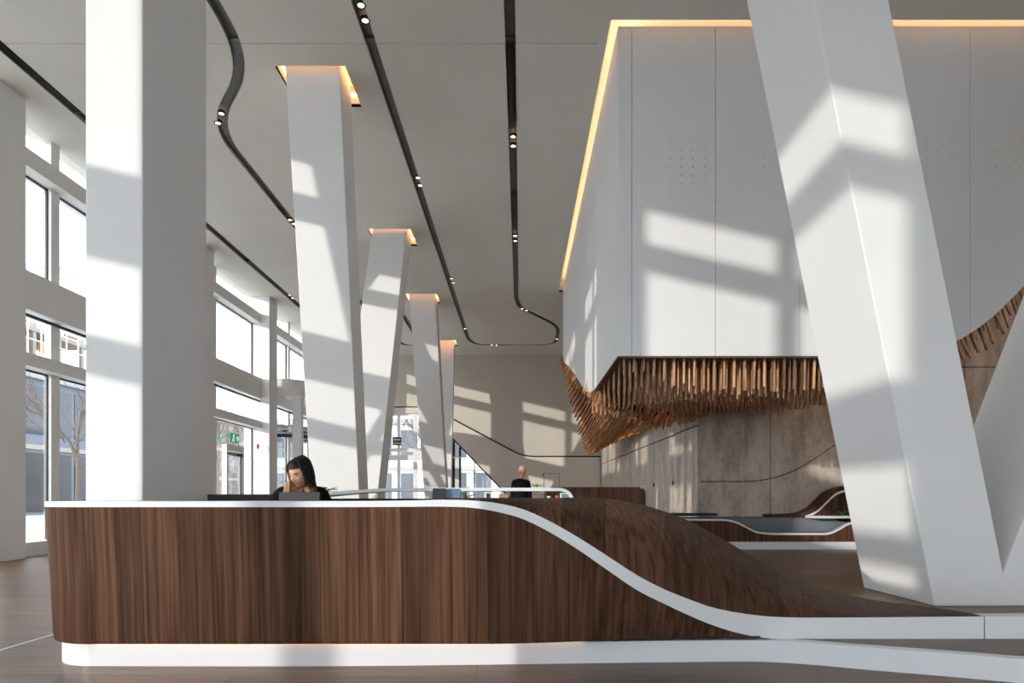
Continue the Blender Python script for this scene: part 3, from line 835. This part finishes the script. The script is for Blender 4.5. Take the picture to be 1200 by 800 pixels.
M('body', plate(pr, [], lambda u,v:(u,9.0,v), lambda u,v:(u,9.7,v)), DESKWOOD, d3)
pe = [Vector((u, 8.99, v)) for u, v in pr if u > P(748,0,9).x]
M('pale_edge', tube([p + Vector((.015,0,.0)) for p in pe], .022, 6), MIDGREY, d3)

def screen(name, px0, px1, py, d, mat_, label, tilt=.06):
    a, b = P(px0, py, d), P(px1, py, d); h = .26; xm = (a.x+b.x)/2; z1 = a.z
    t = empty(name, (xm, d, .74), label, 'monitor')
    M('screen', hexa([(a.x,d-tilt,z1-h),(b.x,d-tilt,z1-h),(b.x,d-tilt+.02,z1-h),(a.x,d-tilt+.02,z1-h)], [(a.x,d,z1),(b.x,d,z1),(b.x,d+.02,z1),(a.x,d+.02,z1)]), mat_, t, bevel=.004)
    return t, xm, z1 - h
t, xm, zb_ = screen('monitor', 327, 375, 576.3, 4.98, DARKGREY, 'dark grey monitor in front of the seated woman', .03)
M('stand', box(xm-.02, xm+.02, 4.97, 5.0, .76, zb_+.1), BLACK, t); M('foot', box(xm-.1, xm+.1, 4.9, 5.08, .74, .76), BLACK, t)
BLUE = plain('blue_screen_back', (.10,.16,.26), .35)
t, xm, zb_ = screen('monitor', 507, 522.5, 572.0, 5.15, BLACK, 'black tablet screen beside the blue one on the desk', .05)
M('stand', box(xm-.02, xm+.02, 5.10, 5.14, .74, zb_+.02), BLACK, t)
t, xm, zb_ = screen('monitor', 523, 540, 572.4, 5.2, BLUE, 'blue tablet screen on the desk behind the white ribbon', .05)
M('stand', box(xm-.02, xm+.02, 5.15, 5.19, .74, zb_+.02), BLACK, t)
tb = empty('side_table', (-.55, 5.15, 0)); 
COL.objects.unlink(tb); bpy.data.objects.remove(tb)
zs = 1.03
def on_shelf(px0, px1, py0, d=7.5):
    return P(px0,0,d).x, P(px1,0,d).x, P(0,py0,d).z
a, b, z = on_shelf(568, 577, 575.8)
fr = empty('photo_frame', ((a+b)/2, 7.46, zs), 'small white frame with a black centre on the rear desk shelf', 'frame')
M('frame', join(box(a,a+.02,7.45,7.47,zs,z), box(b-.02,b,7.45,7.47,zs,z), box(a+.02,b-.02,7.45,7.47,z-.02,z), box(a+.02,b-.02,7.45,7.47,zs,zs+.02)), WHITE, fr)
M('picture', box(a+.02,b-.02,7.455,7.465,zs+.02,z-.02), BLACK, fr)
a, b, z = on_shelf(585, 596, 578)
bxx = empty('cardboard_box', ((a+b)/2, 7.5, zs), 'small brown cardboard box on the rear desk shelf', 'box')
CARD = plain('cardboard', (.34,.20,.12), .8)
M('carton', box(a,b,7.44,7.56,zs,z-.005), CARD, bxx); M('tape', box((a+b)/2-.012,(a+b)/2+.012,7.438,7.562,z-.005,z-.003), plain('tape', (.5,.36,.24), .5), bxx)
a, b, z = on_shelf(656, 668.5, 577.5)
te = empty('desk_phone', ((a+b)/2, 7.44, zs), 'white desk device with a green display on the rear shelf', 'device')
M('body', hexa([(a,7.41,zs),(b,7.41,zs),(b,7.48,zs),(a,7.48,zs)], [(a,7.44,z),(b,7.44,z),(b,7.47,z),(a,7.47,z)]), WHITE, te, bevel=.003)
M('display', hexa([(a+.015,7.408,zs+.012),(b-.015,7.408,zs+.012),(b-.015,7.416,zs+.012),(a+.015,7.416,zs+.012)], [(a+.015,7.433,z-.012),(b-.015,7.433,z-.012),(b-.015,7.44,z-.012),(a+.015,7.44,z-.012)]), plain('display_green', (.12,.22,.19), .3), te)
a, b, z = on_shelf(643, 648, 580.5)
M('paper_cup', lathe([(.016,zs),(.022,z-.005),(.019,z-.005),(.014,zs+.004)], a, 7.46, 12), WHITE, label='tiny white paper cup on the rear desk shelf', cat='cup')
M('red_cup', lathe([(.016,zs),(.022,z),(.019,z),(.014,zs+.004)], b+.045, 7.46, 12), plain('red_plastic', (.5,.12,.08)), label='tiny red cup beside the green display device', cat='cup')

# ------------------------------------------------------------------ plants
def leaf(p, d, ln, wd, up=Vector((0,0,1))):
    d = d.normalized(); s = d.cross(up)
    if s.length < .01: s = Vector((1,0,0))
    s.normalize(); n_ = s.cross(d)
    pts = []
    for k, (t, w_, h) in enumerate([(0,.08,0),(.3,.8,.06),(.6,1,.08),(.85,.6,.03),(1,.04,-.06)]):
        c = p + d*ln*t + n_*ln*h
        pts.append([c - s*wd/2*w_, c - n_*wd*.12*w_, c + s*wd/2*w_])
    return grid(pts)
def plant(name, base, nl, ln, wd, spread, height, label, pot=None, pot_r=.08, pot_h=.14, seed=1):
    r = random.Random(seed)
    t = empty(name, base, label, 'plant'); b = Vector(base)
    ph = pot_h if pot else 0
    if pot:
        M('pot', lathe([(.001,b.z),(pot_r*.75,b.z),(pot_r,b.z+pot_h),(pot_r*.9,b.z+pot_h),(pot_r*.85,b.z+pot_h*.85),(.001,b.z+pot_h*.85)], b.x, b.y, 16), pot, t, smooth=True)
    stems = []
    for k in range(nl):
        a = r.random()*2*PI; h = height*(.35 + .65*r.random()); o = spread*(.3 + .7*r.random())
        p0 = b + Vector((0,0,ph*.85)); p1 = b + Vector((math.cos(a)*o*.6, math.sin(a)*o*.6, ph + h))
        stems.append(tube([p0, p0.lerp(p1,.5) + Vector((0,0,.02)), p1], ln*.04, 5))
        M('leaf', leaf(p1, Vector((math.cos(a), math.sin(a), .5*r.random()-.1)), ln*(.7+.5*r.random()), wd), LEAF, t, smooth=True)
    M('stems', join(*stems), LEAF, t)
zz = P(0, 577.5, 7.35).z
plant('potted_plant', (P(384,0,7.45).x, 7.45, zz), 7, .085, .055, .07, .05, 'small leafy plant on the rear desk beside the woman', seed=3)
plant('potted_plant', (P(629,0,7.6).x, 7.6, P(0,571,7.6).z), 14, .06, .02, .1, .03, 'low green plant on the white counter edge right of the man', seed=5)
plant('potted_plant', (FX(548), FD-.8, 0), 22, .4, .2, .55, .7, 'leafy plant in a blue pot by the triangular window', plain('blue_glaze', (.06,.10,.28), .3), .42, .95, seed=8)

# ------------------------------------------------------------------ seating island by the concrete wall
IS = 14.6
si = empty('seating_island', (6.2, 15, 0), 'dark oak seating island with white edge line by the concrete wall', 'bench')
prof = rounded([P(770,607.5,IS), P(852,608,IS), P(864,611,IS), P(886,622.5,IS), P(905,624.5,IS), P(972,624.5,IS), P(984,619,IS), P(996,611.5,IS), P(1060,609,IS)], .12, 4)
prof = [Vector(p) for p in prof]
n = len(prof)
zpl = .17
M('oak_front', plate([(prof[0].x, zpl), (prof[-1].x, zpl)] + [(p.x, p.z-.03) for p in prof[::-1]], [], lambda u,v:(u,IS+.01,v), lambda u,v:(u,IS+.75,v)), DESKWOOD, si)
rows = [[p, p - Vector((0,0,.04)), p - Vector((0,-.1,.04)), p + Vector((0,.1,0))] for p in prof]
M('white_edge', grid(rows, True), SOLID, si)
M('plinth', box(prof[0].x, prof[-1].x, IS+.02, IS+.8, 0, zpl), SOLID, si)
dip = [p for p in prof if P(858,0,IS).x < p.x < P(998,0,IS).x]
zs2 = P(0, 607, IS).z
M('seat_cushion', grid([[(p.x, IS+.1, p.z), (p.x, IS+.62, p.z + .02), (p.x, IS+.72, zs2-.02)] for p in dip]), GREY, si, smooth=True)
M('top_board', join(box(P(855,0,IS).x, P(1060,0,IS).x, IS+.72, IS+1.1, zs2-.04, zs2), box(prof[0].x, P(852,0,IS).x, IS+.1, IS+1.1, zs2-.04, zs2-.005)), wood('walnut_top', (.06,.035,.024), (.13,.08,.055), (2,14,14), .4, .1), si)
M('counter_pad', box(P(775,0,15.2).x, P(838,0,15.2).x, 15.0, 15.5, P(0,604,15.2).z, P(0,601,15.2).z), DARKGREY, label='flat dark pad lying on the left end of the seating island', cat='pad', bevel=.02)
wv = empty('wave_backrest', (8, 15.6, 0), 'dark rising wave-shaped backrest with a white line beside the big column', 'backrest')
IW = 15.35
wp = rounded([P(900,602.5,IW), P(936,602,IW), P(952,596,IW), P(974,574,IW), P(990,569,IW), P(1060,568,IW)], .2, 5); wp = [Vector(p) for p in wp]
M('wave_body', plate([(wp[0].x, .5), (wp[-1].x, .5)] + [(p.x, p.z) for p in wp[::-1]], [], lambda u,v:(u,IW,v), lambda u,v:(u,IW+.35,v)), DESKWOOD, wv)
wq = [p + Vector((.10, -.012, -.06)) for p in wp[5:]]
M('white_line', grid([[p, p - Vector((0,0,.05)), p + Vector((0,.02,-.05)), p + Vector((0,.02,0))] for p in wq], True), SOLID, wv)
M('white_ledge', box(P(948,0,IS+.5).x, P(1060,0,IS+.5).x, IS+.3, IS+.72, P(0,607,IS+.5).z, P(0,604,IS+.5).z), SOLID, wv, bevel=.015)
plant('potted_plant', (P(989,0,IS+.5).x, IS+.55, P(0,604,IS+.5).z), 30, .10, .045, .2, .12, 'bushy green plant on the white ledge beside the big column', seed=11)

# ------------------------------------------------------------------ revolving door
rv = empty('revolving_door', (-9.9, 27.2, 0), 'revolving glass door with a white canopy beyond the pilasters', 'revolving door')
rcx, rcy, rr = -9.9, 27.6, 1.4
M('canopy', lathe([(.001,4.05+EYE),(rr+.12,4.05+EYE),(rr+.12,4.75+EYE),(.001,4.75+EYE)], rcx, rcy, 32, -PI/2-.2, PI/2+.2), WHITE, rv)
M('drum_head', lathe([(rr-.05,2.62+EYE),(rr,2.62+EYE),(rr,2.9+EYE),(rr-.05,2.9+EYE)], rcx, rcy, 32, -PI/2, PI/2), CHROME, rv, smooth=True)
M('drum_band', lathe([(rr+.01,2.42+EYE),(rr+.02,2.42+EYE),(rr+.02,2.56+EYE),(rr+.01,2.56+EYE)], rcx, rcy, 32, -PI/2, PI/2), BLACK, rv)
M('curved_pane', lathe([(rr-.02,.05),(rr-.02,2.6+EYE)], rcx, rcy, 24, -PI/2, -.35), GLASS, rv, smooth=True)
M('curved_pane', lathe([(rr-.02,.05),(rr-.02,2.6+EYE)], rcx, rcy, 24, .35, PI/2), GLASS, rv, smooth=True)
for a in (-PI/2+.1, -.95, -.35, .35, .95, PI/2-.1):
    M('frame_post', box(rcx+rr*math.cos(a)-.04, rcx+rr*math.cos(a)+.04, rcy+rr*math.sin(a)-.04, rcy+rr*math.sin(a)+.04, 0, 2.62+EYE), CHROME, rv)
for a in (.5, .5+2*PI/3, .5+4*PI/3):
    p = Vector((rcx, rcy, 0)); e = Vector((math.cos(a), math.sin(a), 0))*(rr-.1)
    M('door_wing', bar(p + Vector((0,0,1.8)) + e*.03, p + e + Vector((0,0,1.8)), 3.4, .02), GLASS, rv)
M('white_post', box(-8.95, -8.62, 26.0, 26.3, 0, 4.05+EYE), WHITE, rv)

# ------------------------------------------------------------------ people
def skin_geo(verts, edges, sub=2):
    me = bpy.data.meshes.new('tmp'); me.from_pydata([v[0] for v in verts], edges, [])
    o = bpy.data.objects.new('tmp', me); COL.objects.link(o)
    o.modifiers.new('skin', 'SKIN').use_smooth_shade = True
    for i, v in enumerate(verts):
        r = v[1]; r = r if isinstance(r, tuple) else (r, r)
        me.skin_vertices[0].data[i].radius = r
        me.skin_vertices[0].data[i].use_root = (i == 0)
    s = o.modifiers.new('sub', 'SUBSURF'); s.levels = sub; s.render_levels = sub
    dg = bpy.context.evaluated_depsgraph_get(); dg.update()
    ev = o.evaluated_get(dg); m2 = ev.to_mesh()
    V = [v.co.copy() for v in m2.vertices]; Fc = [tuple(p.vertices) for p in m2.polygons]
    ev.to_mesh_clear(); bpy.data.objects.remove(o); bpy.data.meshes.remove(me)
    return V, Fc
def head_geo(c, yaw, pitch, sc=1.0, female=True):
    """face looks towards -y before turning"""
    rows = []; nu, nv = 40, 30
    for i in range(nv+1):
        a = -PI/2 + PI*i/nv
        r_ = []
        for k in range(nu):
            b = 2*PI*k/nu
            x, y, z = math.cos(a)*math.sin(b), -math.cos(a)*math.cos(b), math.sin(a)
            p = Vector((x*.074, y*.093, z*.117))
            if z < 0:
                t = -z; p.x *= 1 - .34*t**1.3; 
                if y < 0: p.y -= .012*t
                else: p.y *= 1 - .35*t
            fr_ = sstep(.1, .8, -y)
            def gb(x0, z0, sx_, sz_): return math.exp(-((p.x-x0)/sx_)**2 - ((p.z-z0)/sz_)**2) * fr_
            p.y -= .024*gb(0,-.022,.011,.020) + .010*gb(0,.002,.009,.02)      # nose
            p.y += .012*(gb(.031,.006,.017,.011) + gb(-.031,.006,.017,.011))   # eye sockets
            p.y -= .006*(gb(.03,.026,.025,.008) + gb(-.03,.026,.025,.008))     # brows
            p.y -= .007*gb(0,-.058,.022,.008); p.y += .004*gb(0,-.073,.02,.005)  # lips
            p.y -= .008*gb(0,-.098,.022,.015)                                  # chin
            p.y -= .004*(gb(.042,-.03,.02,.025) + gb(-.042,-.03,.02,.025))     # cheeks
            r_.append(p)
        rows.append(r_)
    V, Fc = grid(rows, True)
    MI = [0]*len(Fc)
    for k, f in enumerate(Fc):
        q = sum((V[i] for i in f), Vector())/len(f)
        if q.y < -.05 and abs(q.x) < .026 and -.068 < q.z < -.05: MI[k] = 2
    def add(g, mi):
        nonlocal V, Fc, MI
        n = len(V); V = V + [Vector(p) for p in g[0]]; Fc = Fc + [tuple(i+n for i in f) for f in g[1]]; MI = MI + [mi]*len(g[1])
    for s in (-1, 1):
        add(sphere((s*.030,-.073,.006), .0125, 10, 8), 3); add(sphere((s*.030,-.083,.004), .006, 8, 6), 4)
        add(tube([(s*.014,-.0925,.024),(s*.03,-.092,.030),(s*.047,-.078,.025)], [.003,.0038,.002], 5), 4)   # brow
        add(tube([(s*.016,-.083,.013),(s*.03,-.087,.0165),(s*.045,-.077,.012)], .0035, 5), 0)               # lid
        add(sphere((s*.074,.008,-.005), (.010,.020,.032), 10, 8), 0)                                        # ear
    R = Matrix.Rotation(yaw, 3, 'Z') @ Matrix.Rotation(pitch, 3, 'X')
    return [Vector(c) + R @ (p*sc) for p in V], Fc, MI, R
def hand_geo(wrist, fwd, palm_n, side, curl=.5):
    """skinned palm with five fingers; fwd: pointing direction, palm_n: palm normal, side: thumb side"""
    f, n_, s = Vector(fwd).normalized(), Vector(palm_n).normalized(), Vector(side).normalized(); w_ = Vector(wrist)
    vs = [(w_, .026), (w_ + f*.045, (.038,.016)), (w_ + f*.085, (.040,.014))]; es = [(0,1),(1,2)]
    out = [skin_geo(vs, es, 1)]
    for off, ln in ((-.030,.078),(-.010,.090),(.011,.084),(.031,.064)):
        b = w_ + f*.085 - s*off; c1 = b + f*ln*.4 + n_*ln*.12*curl; c2 = c1 + f*ln*.3 + n_*ln*.30*curl; c3 = c2 + f*ln*.18 + n_*ln*.3*curl
        out.append(skin_geo([(b - f*.015,.009),(c1,.009),(c2,.008),(c3,.0065)], [(0,1),(1,2),(2,3)], 1))
    b = w_ + f*.03 + s*.025; c1 = b + s*.028 + f*.03 + n_*.01; c2 = c1 + s*.008 + f*.03 + n_*.012
    out.append(skin_geo([(b,.012),(c1,.0105),(c2,.008)], [(0,1),(1,2)], 1))
    return join(*out)
def figure(name, label, parts, mats, base, cat='person'):
    V, Fc, MI = [], [], []
    for g, mi in parts:
        n = len(V); V += list(g[0]); Fc += [tuple(i+n for i in f) for f in g[1]]
        MI += (mi if isinstance(mi, list) else [mi]*len(g[1]))
    o = M(name, (V, Fc), None, mats=mats, smooth=True, label=label, cat=cat)
    o.data.polygons.foreach_set('material_index', MI)
    return o
LIP = plain('lip', (.42,.14,.12), .4); EYEW = plain('eye_white', (.6,.58,.55), .3); DARK = plain('brow_dark', (.012,.009,.008), .5)
PM = [SKIN, CLOTH, LIP, EYEW, DARK]
# seated woman
wx, wy = P(352,0,5.45).x, 5.45
hc = P(351.5, 553.5, 5.28)
hg = head_geo(hc, -.38, .42, .98)
S = lambda x, y, z: Vector((wx + x, wy + y, z))
body = skin_geo([(S(0,.10,.52),(.15,.12)),(S(0,.11,.78),(.135,.10)),(S(0,.08,1.04),(.15,.105)),(S(0,.06,1.17),(.13,.085)),
    (S(0,.0,1.25),(.06,.055)),(S(0,-.06,1.30),(.048,.048)),
    (S(-.17,.02,1.20),.066),(S(-.27,-.02,.97),.05),(S(-.17,-.24,.80),.040),(S(-.12,-.36,.785),.026),
    (S(.17,.02,1.20),.066),(S(.27,-.02,.97),.05),(S(.17,-.24,.80),.040),(S(.12,-.36,.785),.026),
    (S(-.10,-.05,.52),.085),(S(-.11,-.30,.52),.068),(S(-.11,-.33,.30),.052),(S(-.11,-.28,.08),.040),(S(-.11,-.38,.04),(.035,.03)),
    (S(.10,-.05,.52),.085),(S(.11,-.30,.52),.068),(S(.11,-.33,.30),.052),(S(.11,-.28,.08),.040),(S(.11,-.38,.04),(.035,.03))],
    [(0,1),(1,2),(2,3),(3,4),(4,5),(3,6),(6,7),(7,8),(8,9),(3,10),(10,11),(11,12),(12,13),(0,14),(14,15),(15,16),(16,17),(17,18),(0,19),(19,20),(20,21),(21,22),(22,23)])
neck = skin_geo([(S(0,.0,1.22),.05),(hc + Vector((0,.03,-.04)),.045)], [(0,1)], 1)
h1 = hand_geo(S(-.12,-.36,.785), (.25,-1,-.08), (0,0,-1), (1,.2,0)); h2 = hand_geo(S(.12,-.36,.785), (-.25,-1,-.08), (0,0,-1), (-1,.2,0))
wm = figure('person', 'woman with long ombre hair in black, looking down behind the desk', [(hg[:2], hg[2]), (body, 1), (neck, 0), (h1, 0), (h2, 0)], PM, None)
# hair
def hair_mat():
    m, N, L, b = new_mat('ombre_hair')
    g = N.new('ShaderNodeNewGeometry'); sp = N.new('ShaderNodeSeparateXYZ'); L.new(g.outputs['Position'], sp.inputs[0])
    n = N.new('ShaderNodeTexNoise'); n.inputs['Scale'].default_value = 40; L.new(g.outputs['Position'], n.inputs['Vector'])
    ad = N.new('ShaderNodeMath'); ad.operation = 'MULTIPLY_ADD'; ad.inputs[1].default_value = .12; L.new(n.outputs['Fac'], ad.inputs[0]); L.new(sp.outputs['Z'], ad.inputs[2])
    mr = N.new('ShaderNodeMapRange'); mr.inputs['From Min'].default_value = hc.z - .10 + .06; mr.inputs['From Max'].default_value = hc.z - .01 + .06
    sx2 = N.new('ShaderNodeMath'); sx2.operation = 'MULTIPLY_ADD'; sx2.inputs[1].default_value = .55; sx2.inputs[2].default_value = -.55*hc.x + .03
    L.new(sp.outputs['X'], sx2.inputs[0])
    ad2 = N.new('ShaderNodeMath'); ad2.operation = 'ADD'; L.new(ad.outputs[0], ad2.inputs[0]); L.new(sx2.outputs[0], ad2.inputs[1])
    L.new(ad2.outputs[0], mr.inputs['Value'])
    r = N.new('ShaderNodeValToRGB'); r.color_ramp.elements[0].color = (.42,.25,.14,1); r.color_ramp.elements[1].color = (.008,.006,.006,1)
    e = r.color_ramp.elements.new(.45); e.color = (.13,.065,.035,1)
    L.new(mr.outputs[0], r.inputs['Fac']); L.new(r.outputs['Color'], b.inputs['Base Color']); b.inputs['Roughness'].default_value = .55; b.inputs['Specular IOR Level'].default_value = .2
    return m
HAIR = hair_mat()
R = hg[3]
capV, capF = sphere((0,0,0), (.086,.106,.126), 36, 24)
keepf = []
for f in capF:
    q = sum((Vector(capV[i]) for i in f), Vector())/len(f)
    if (q.y > -.005 and q.z > -.09) or q.z > .062 - .1*abs(q.x) : keepf.append(f)
capW = [hc + R @ Vector(p) for p in capV]
hr = M('hair', (capW, keepf), HAIR, wm, smooth=True)
locks = []
rr_ = random.Random(4)
for k in range(150):
    s = -1 if k % 2 else 1
    a = rr_.uniform(-.30 if s < 0 else -.5, 1.5)                         # round the head: front to back
    u = rr_.random()
    rad = Vector((.080*math.cos(a)*s, .100*math.sin(a), 0))
    topp = Vector((.022 + s*.014*rr_.random(), -.055 + .12*u, .122))
    p1 = Vector((rad.x*.75 + .006, rad.y*.9 - .004, .098)); p2 = Vector((rad.x*1.13, rad.y*1.08, .03)); 
    flare = rr_.uniform(1.15, 1.6)
    w0 = hc + R @ topp; w1 = hc + R @ p1; w2 = hc + R @ p2
    w3 = hc + R @ Vector((rad.x*1.2, rad.y*1.1, -.04))
    w3.z = hc.z - rr_.uniform(.03, .06)
    w4 = Vector((hc.x + rad.x*flare + .01*math.sin(k), hc.y + rad.y*.8 + .02, hc.z - rr_.uniform(.11, .15)))
    w5 = w4 + Vector((.02*math.sin(k*1.7), .012*math.cos(k), -rr_.uniform(.04, .09)))
    pts = [w0, w1, w2, w3, w4, w5]
    fine = []
    for i in range(len(pts)-1):
        for t in (0, .5):
            p0_, p1_, p2_, p3_ = pts[max(i-1,0)], pts[i], pts[i+1], pts[min(i+2,len(pts)-1)]
            fine.append(.5*((2*p1_) + (p2_-p0_)*t + (2*p0_-5*p1_+4*p2_-p3_)*t*t + (3*p1_-p0_-3*p2_+p3_)*t**3))
    fine.append(pts[-1])
    n_ = len(fine); locks.append(tube(fine, [.010*(1 - .8*abs(2*i/(n_-1)-.9)**2.2) + .0015 for i in range(n_)], 6))
M('hair_locks', join(*locks), HAIR, wm, smooth=True)
# her chair
ch = empty('office_chair', (wx, wy+.12, 0), 'black office chair under the seated woman', 'chair')
M('seat', box(wx-.23, wx+.23, wy-.12, wy+.32, .36, .41), CLOTH, ch, bevel=.02); M('backrest', box(wx-.2, wx+.2, wy+.30, wy+.35, .5, .95), CLOTH, ch, bevel=.02)
M('gas_lift', tube([(wx,wy+.1,.06),(wx,wy+.1,.36)], .03, 10), BLACK, ch); M('back_bar', box(wx-.03,wx+.03,wy+.32,wy+.34,.38,.52), BLACK, ch)
for k in range(5): M('base_leg', bar((wx,wy+.1,.06), (wx+.28*math.cos(k*1.2566), wy+.1+.28*math.sin(k*1.2566), .04), .05), BLACK, ch)
# standing man, seen from behind
mx_, my_ = P(610.5,0,13.6).x, 13.6
Sm = lambda x, y, z: Vector((mx_ + x, my_ + y, z))
mh = head_geo(Sm(.03,-.01,1.70), PI + .7, .12, 1.0, False)
mb = skin_geo([(Sm(0,0,.98),(.16,.12)),(Sm(0,0,1.18),(.145,.115)),(Sm(0,.01,1.36),(.155,.115)),(Sm(0,.01,1.49),(.11,.09)),(Sm(.005,0,1.55),(.06,.06)),
    (Sm(-.14,.01,1.455),.068),(Sm(-.18,.03,1.18),.056),(Sm(-.20,-.06,.93),.042),
    (Sm(.14,.01,1.455),.068),(Sm(.18,.03,1.18),.056),(Sm(.20,-.06,.93),.042),
    (Sm(-.10,0,.90),.092),(Sm(-.11,-.01,.50),.065),(Sm(-.11,.02,.09),.048),(Sm(-.12,-.12,.04),(.045,.035)),
    (Sm(.10,0,.90),.092),(Sm(.11,-.01,.50),.065),(Sm(.11,.02,.09),.048),(Sm(.12,-.12,.04),(.045,.035))],
    [(0,1),(1,2),(2,3),(3,4),(3,5),(5,6),(6,7),(3,8),(8,9),(9,10),(0,11),(11,12),(12,13),(13,14),(0,15),(15,16),(16,17),(17,18)])
mn = skin_geo([(Sm(.005,0,1.53),.055),(Sm(.02,-.005,1.64),.052)], [(0,1)], 1)
m1 = hand_geo(Sm(-.20,-.06,.93), (0,-.15,-1), (1,0,0), (0,1,0), .7); m2 = hand_geo(Sm(.20,-.06,.93), (0,-.15,-1), (-1,0,0), (0,1,0), .7)
mn_mats = [SKIN, NAVY, LIP, EYEW, DARK]
mo = figure('person', 'bald man in a dark suit standing with his back turned', [(mh[:2], mh[2]), (mb, 1), (mn, 0), (m1, 0), (m2, 0)], mn_mats, None)

# ------------------------------------------------------------------ outside
M('ground', box(-160, 60, -60, 200, -.5, -.14), ASPHALT, kind='structure')
M('pavement', box(-18, -10.3, -30, 90, -.14, -.02), plain('paving', (.55,.54,.53), .8, mottle=.1), kind='structure')
FAC = plain('blue_grey_facade', (.15,.175,.215), .7); BRN = plain('brown_facade', (.16,.11,.08), .8); CNC = plain('raw_concrete', (.34,.31,.28), .9)
WING = plain('dark_window', (.05,.06,.08), .1); ORNG = plain('formwork_orange', (.52,.24,.08), .7); SHOP = plain('shopfront_dark', (.03,.032,.035), .3)
def building(name, label, side, x0, x1, y0, y1, floors, fh, wall, win, shop=True, pitch=2.6, wratio=.62):
    t = empty(name, ((x0+x1)/2, (y0+y1)/2, 0), label, 'building')
    H_ = floors*fh
    M('wall', box(x0, x1, y0, y1, -.14, H_), wall, t)
    M('roof', box(x0-.3, x1+.3, y0-.3, y1+.3, H_, H_+.5), MIDGREY, t)
    src = None
    for fl_ in range(floors):
        z0 = fl_*fh
        if fl_: M('floor_band', box(x0-.12, x1+.12, y0-.12, y1+.12, z0-.25, z0+.1), CNC, t)
        a, b = (y0, y1) if side == 'x' else (x0, x1)
        k = a + .6
        while k + pitch*wratio < b:
            ww = pitch*wratio; zz0, zz1 = (z0 + (.1 if shop and fl_ == 0 else .9), z0 + fh - .5)
            g_ = box(x1, x1+.06, k, k+ww, zz0, zz1) if side == 'x' else box(k, k+ww, y0-.06, y0, zz0, zz1)
            o = M('window', g_, SHOP if shop and fl_ == 0 else win, t)
            k += pitch
    return t
building('office_building', 'blue-grey building with a dark ground floor across the street', 'x', -48, -36, 41, 60, 2, 5.0, FAC, WING, pitch=2.9, wratio=.86)
building('brick_building', 'brown building with rows of dark windows farther down the street', 'x', -50, -37, 78, 100, 3, 3.6, BRN, WING)
building('shop_building', 'pale building with shopfronts beyond the far entrance', 'y', -22, 12, 58, 70, 2, 3.8, plain('pale_facade', (.55,.56,.58), .8), plain('pale_window', (.09,.105,.12), .2), shop=False, pitch=2.2)
cs = empty('construction_building', (-62, 62, 0), 'concrete building shell under construction with orange formwork and scaffolding', 'building')
for k in range(7):
    M('floor_slab', box(-74, -56, 46, 86, k*3.4, k*3.4+.5), CNC, cs)
    for q in range(10):
        yy = 46.5 + q*4.2
        M('pillar', box(-56.6, -56.1, yy, yy+.5, k*3.4+.5, k*3.4+3.4), CNC, cs)
        if (q + k) % 3 != 1: M('formwork_panel', box(-56.0, -55.8, yy+.7, yy+3.0, k*3.4+.6+.5*(q % 2), k*3.4+2.0+.4*(k % 2)), ORNG if (q*k) % 2 else CARD, cs)
sp_ = []
for q in range(20): sp_.append(bar((-54.8, 46+q*2.1, 0), (-54.8, 46+q*2.1, 26), .12))
for k in range(13): sp_.append(bar((-54.8, 46, k*2.0+1), (-54.8, 86, k*2.0+1), .1))
M('scaffolding', join(*sp_), WHITE, cs)
cr = empty('tower_crane', (-92, 104, 0), 'pale lattice tower crane beyond the construction site', 'crane')
CRM = plain('crane_grey', (.45,.47,.50), .6)
def lattice(a, b, wd, n):
    a, b = Vector(a), Vector(b); t = (b-a).normalized(); s = t.cross(Vector((0,0,1)) if abs(t.z) < .9 else Vector((1,0,0))).normalized(); u = s.cross(t)
    gs = []; cs_ = [s*wd/2+u*wd/2, -s*wd/2+u*wd/2, -s*wd/2-u*wd/2, s*wd/2-u*wd/2]
    for c in cs_: gs.append(bar(a+c, b+c, .22))
    for k in range(n):
        p, q = a.lerp(b, k/n), a.lerp(b, (k+1)/n)
        for i in range(4): gs.append(bar(p+cs_[i], q+cs_[(i+1) % 4], .13))
    return join(*gs)
tp = P(20, 303, 104); jl = P(82, 318, 118)
M('tower', lattice((-92,104,0), (-92,104,tp.z+3), 1.8, 22), CRM, cr); M('jib', lattice((-92,104,tp.z), (jl.x,118,tp.z+2.2), 1.6, 22), CRM, cr)
M('counter_jib', lattice((-92,104,tp.z), (-104,98,tp.z-.8), 1.6, 6), CRM, cr); M('counterweight', box(-105,-102,97,99.4,tp.z-3.4,tp.z-.8), CNC, cr)
# bare street trees
BARK = plain('bark', (.12,.09,.07), .9)
def tree(x, y, h, seed, label):
    r = random.Random(seed)
    t = empty('street_tree', (x, y, 0), label, 'tree', 'bare street trees outside the glass')
    M('trunk', tube([(x,y,-.14),(x+.1,y,h*.25),(x,y+.1,h*.5)], [.13,.10,.08], 8), BARK, t)
    gs = []
    def br(p, d, l, rad, lev):
        q = p + d*l
        gs.append(tube([p, p.lerp(q,.5)+Vector((r.uniform(-.1,.1),r.uniform(-.1,.1),.05))*l, q], [rad, rad*.8, rad*.6], 5, False))
        if lev:
            for _ in range(3):
                dd_ = (d + Vector((r.uniform(-.9,.9), r.uniform(-.9,.9), r.uniform(-.1,.6)))).normalized()
                br(p.lerp(q, r.uniform(.5,1)), dd_, l*.68, rad*.6, lev-1)
    for k in range(5):
        a = k*1.26 + r.random(); br(Vector((x, y+.05, h*(.3+.04*k))), Vector((math.cos(a)*.7, math.sin(a)*.7, .8)).normalized(), h*.28, .06, 4)
    M('branches', join(*gs), BARK, t)
tree(-26, 38.6, 9, 1, 'bare tree in front of the blue-grey building outside the left window')
tree(-23, 50, 9, 2, 'bare tree seen through the glazing above the facade door')
tree(-6, 46, 8, 3, 'bare tree outside the far entrance')
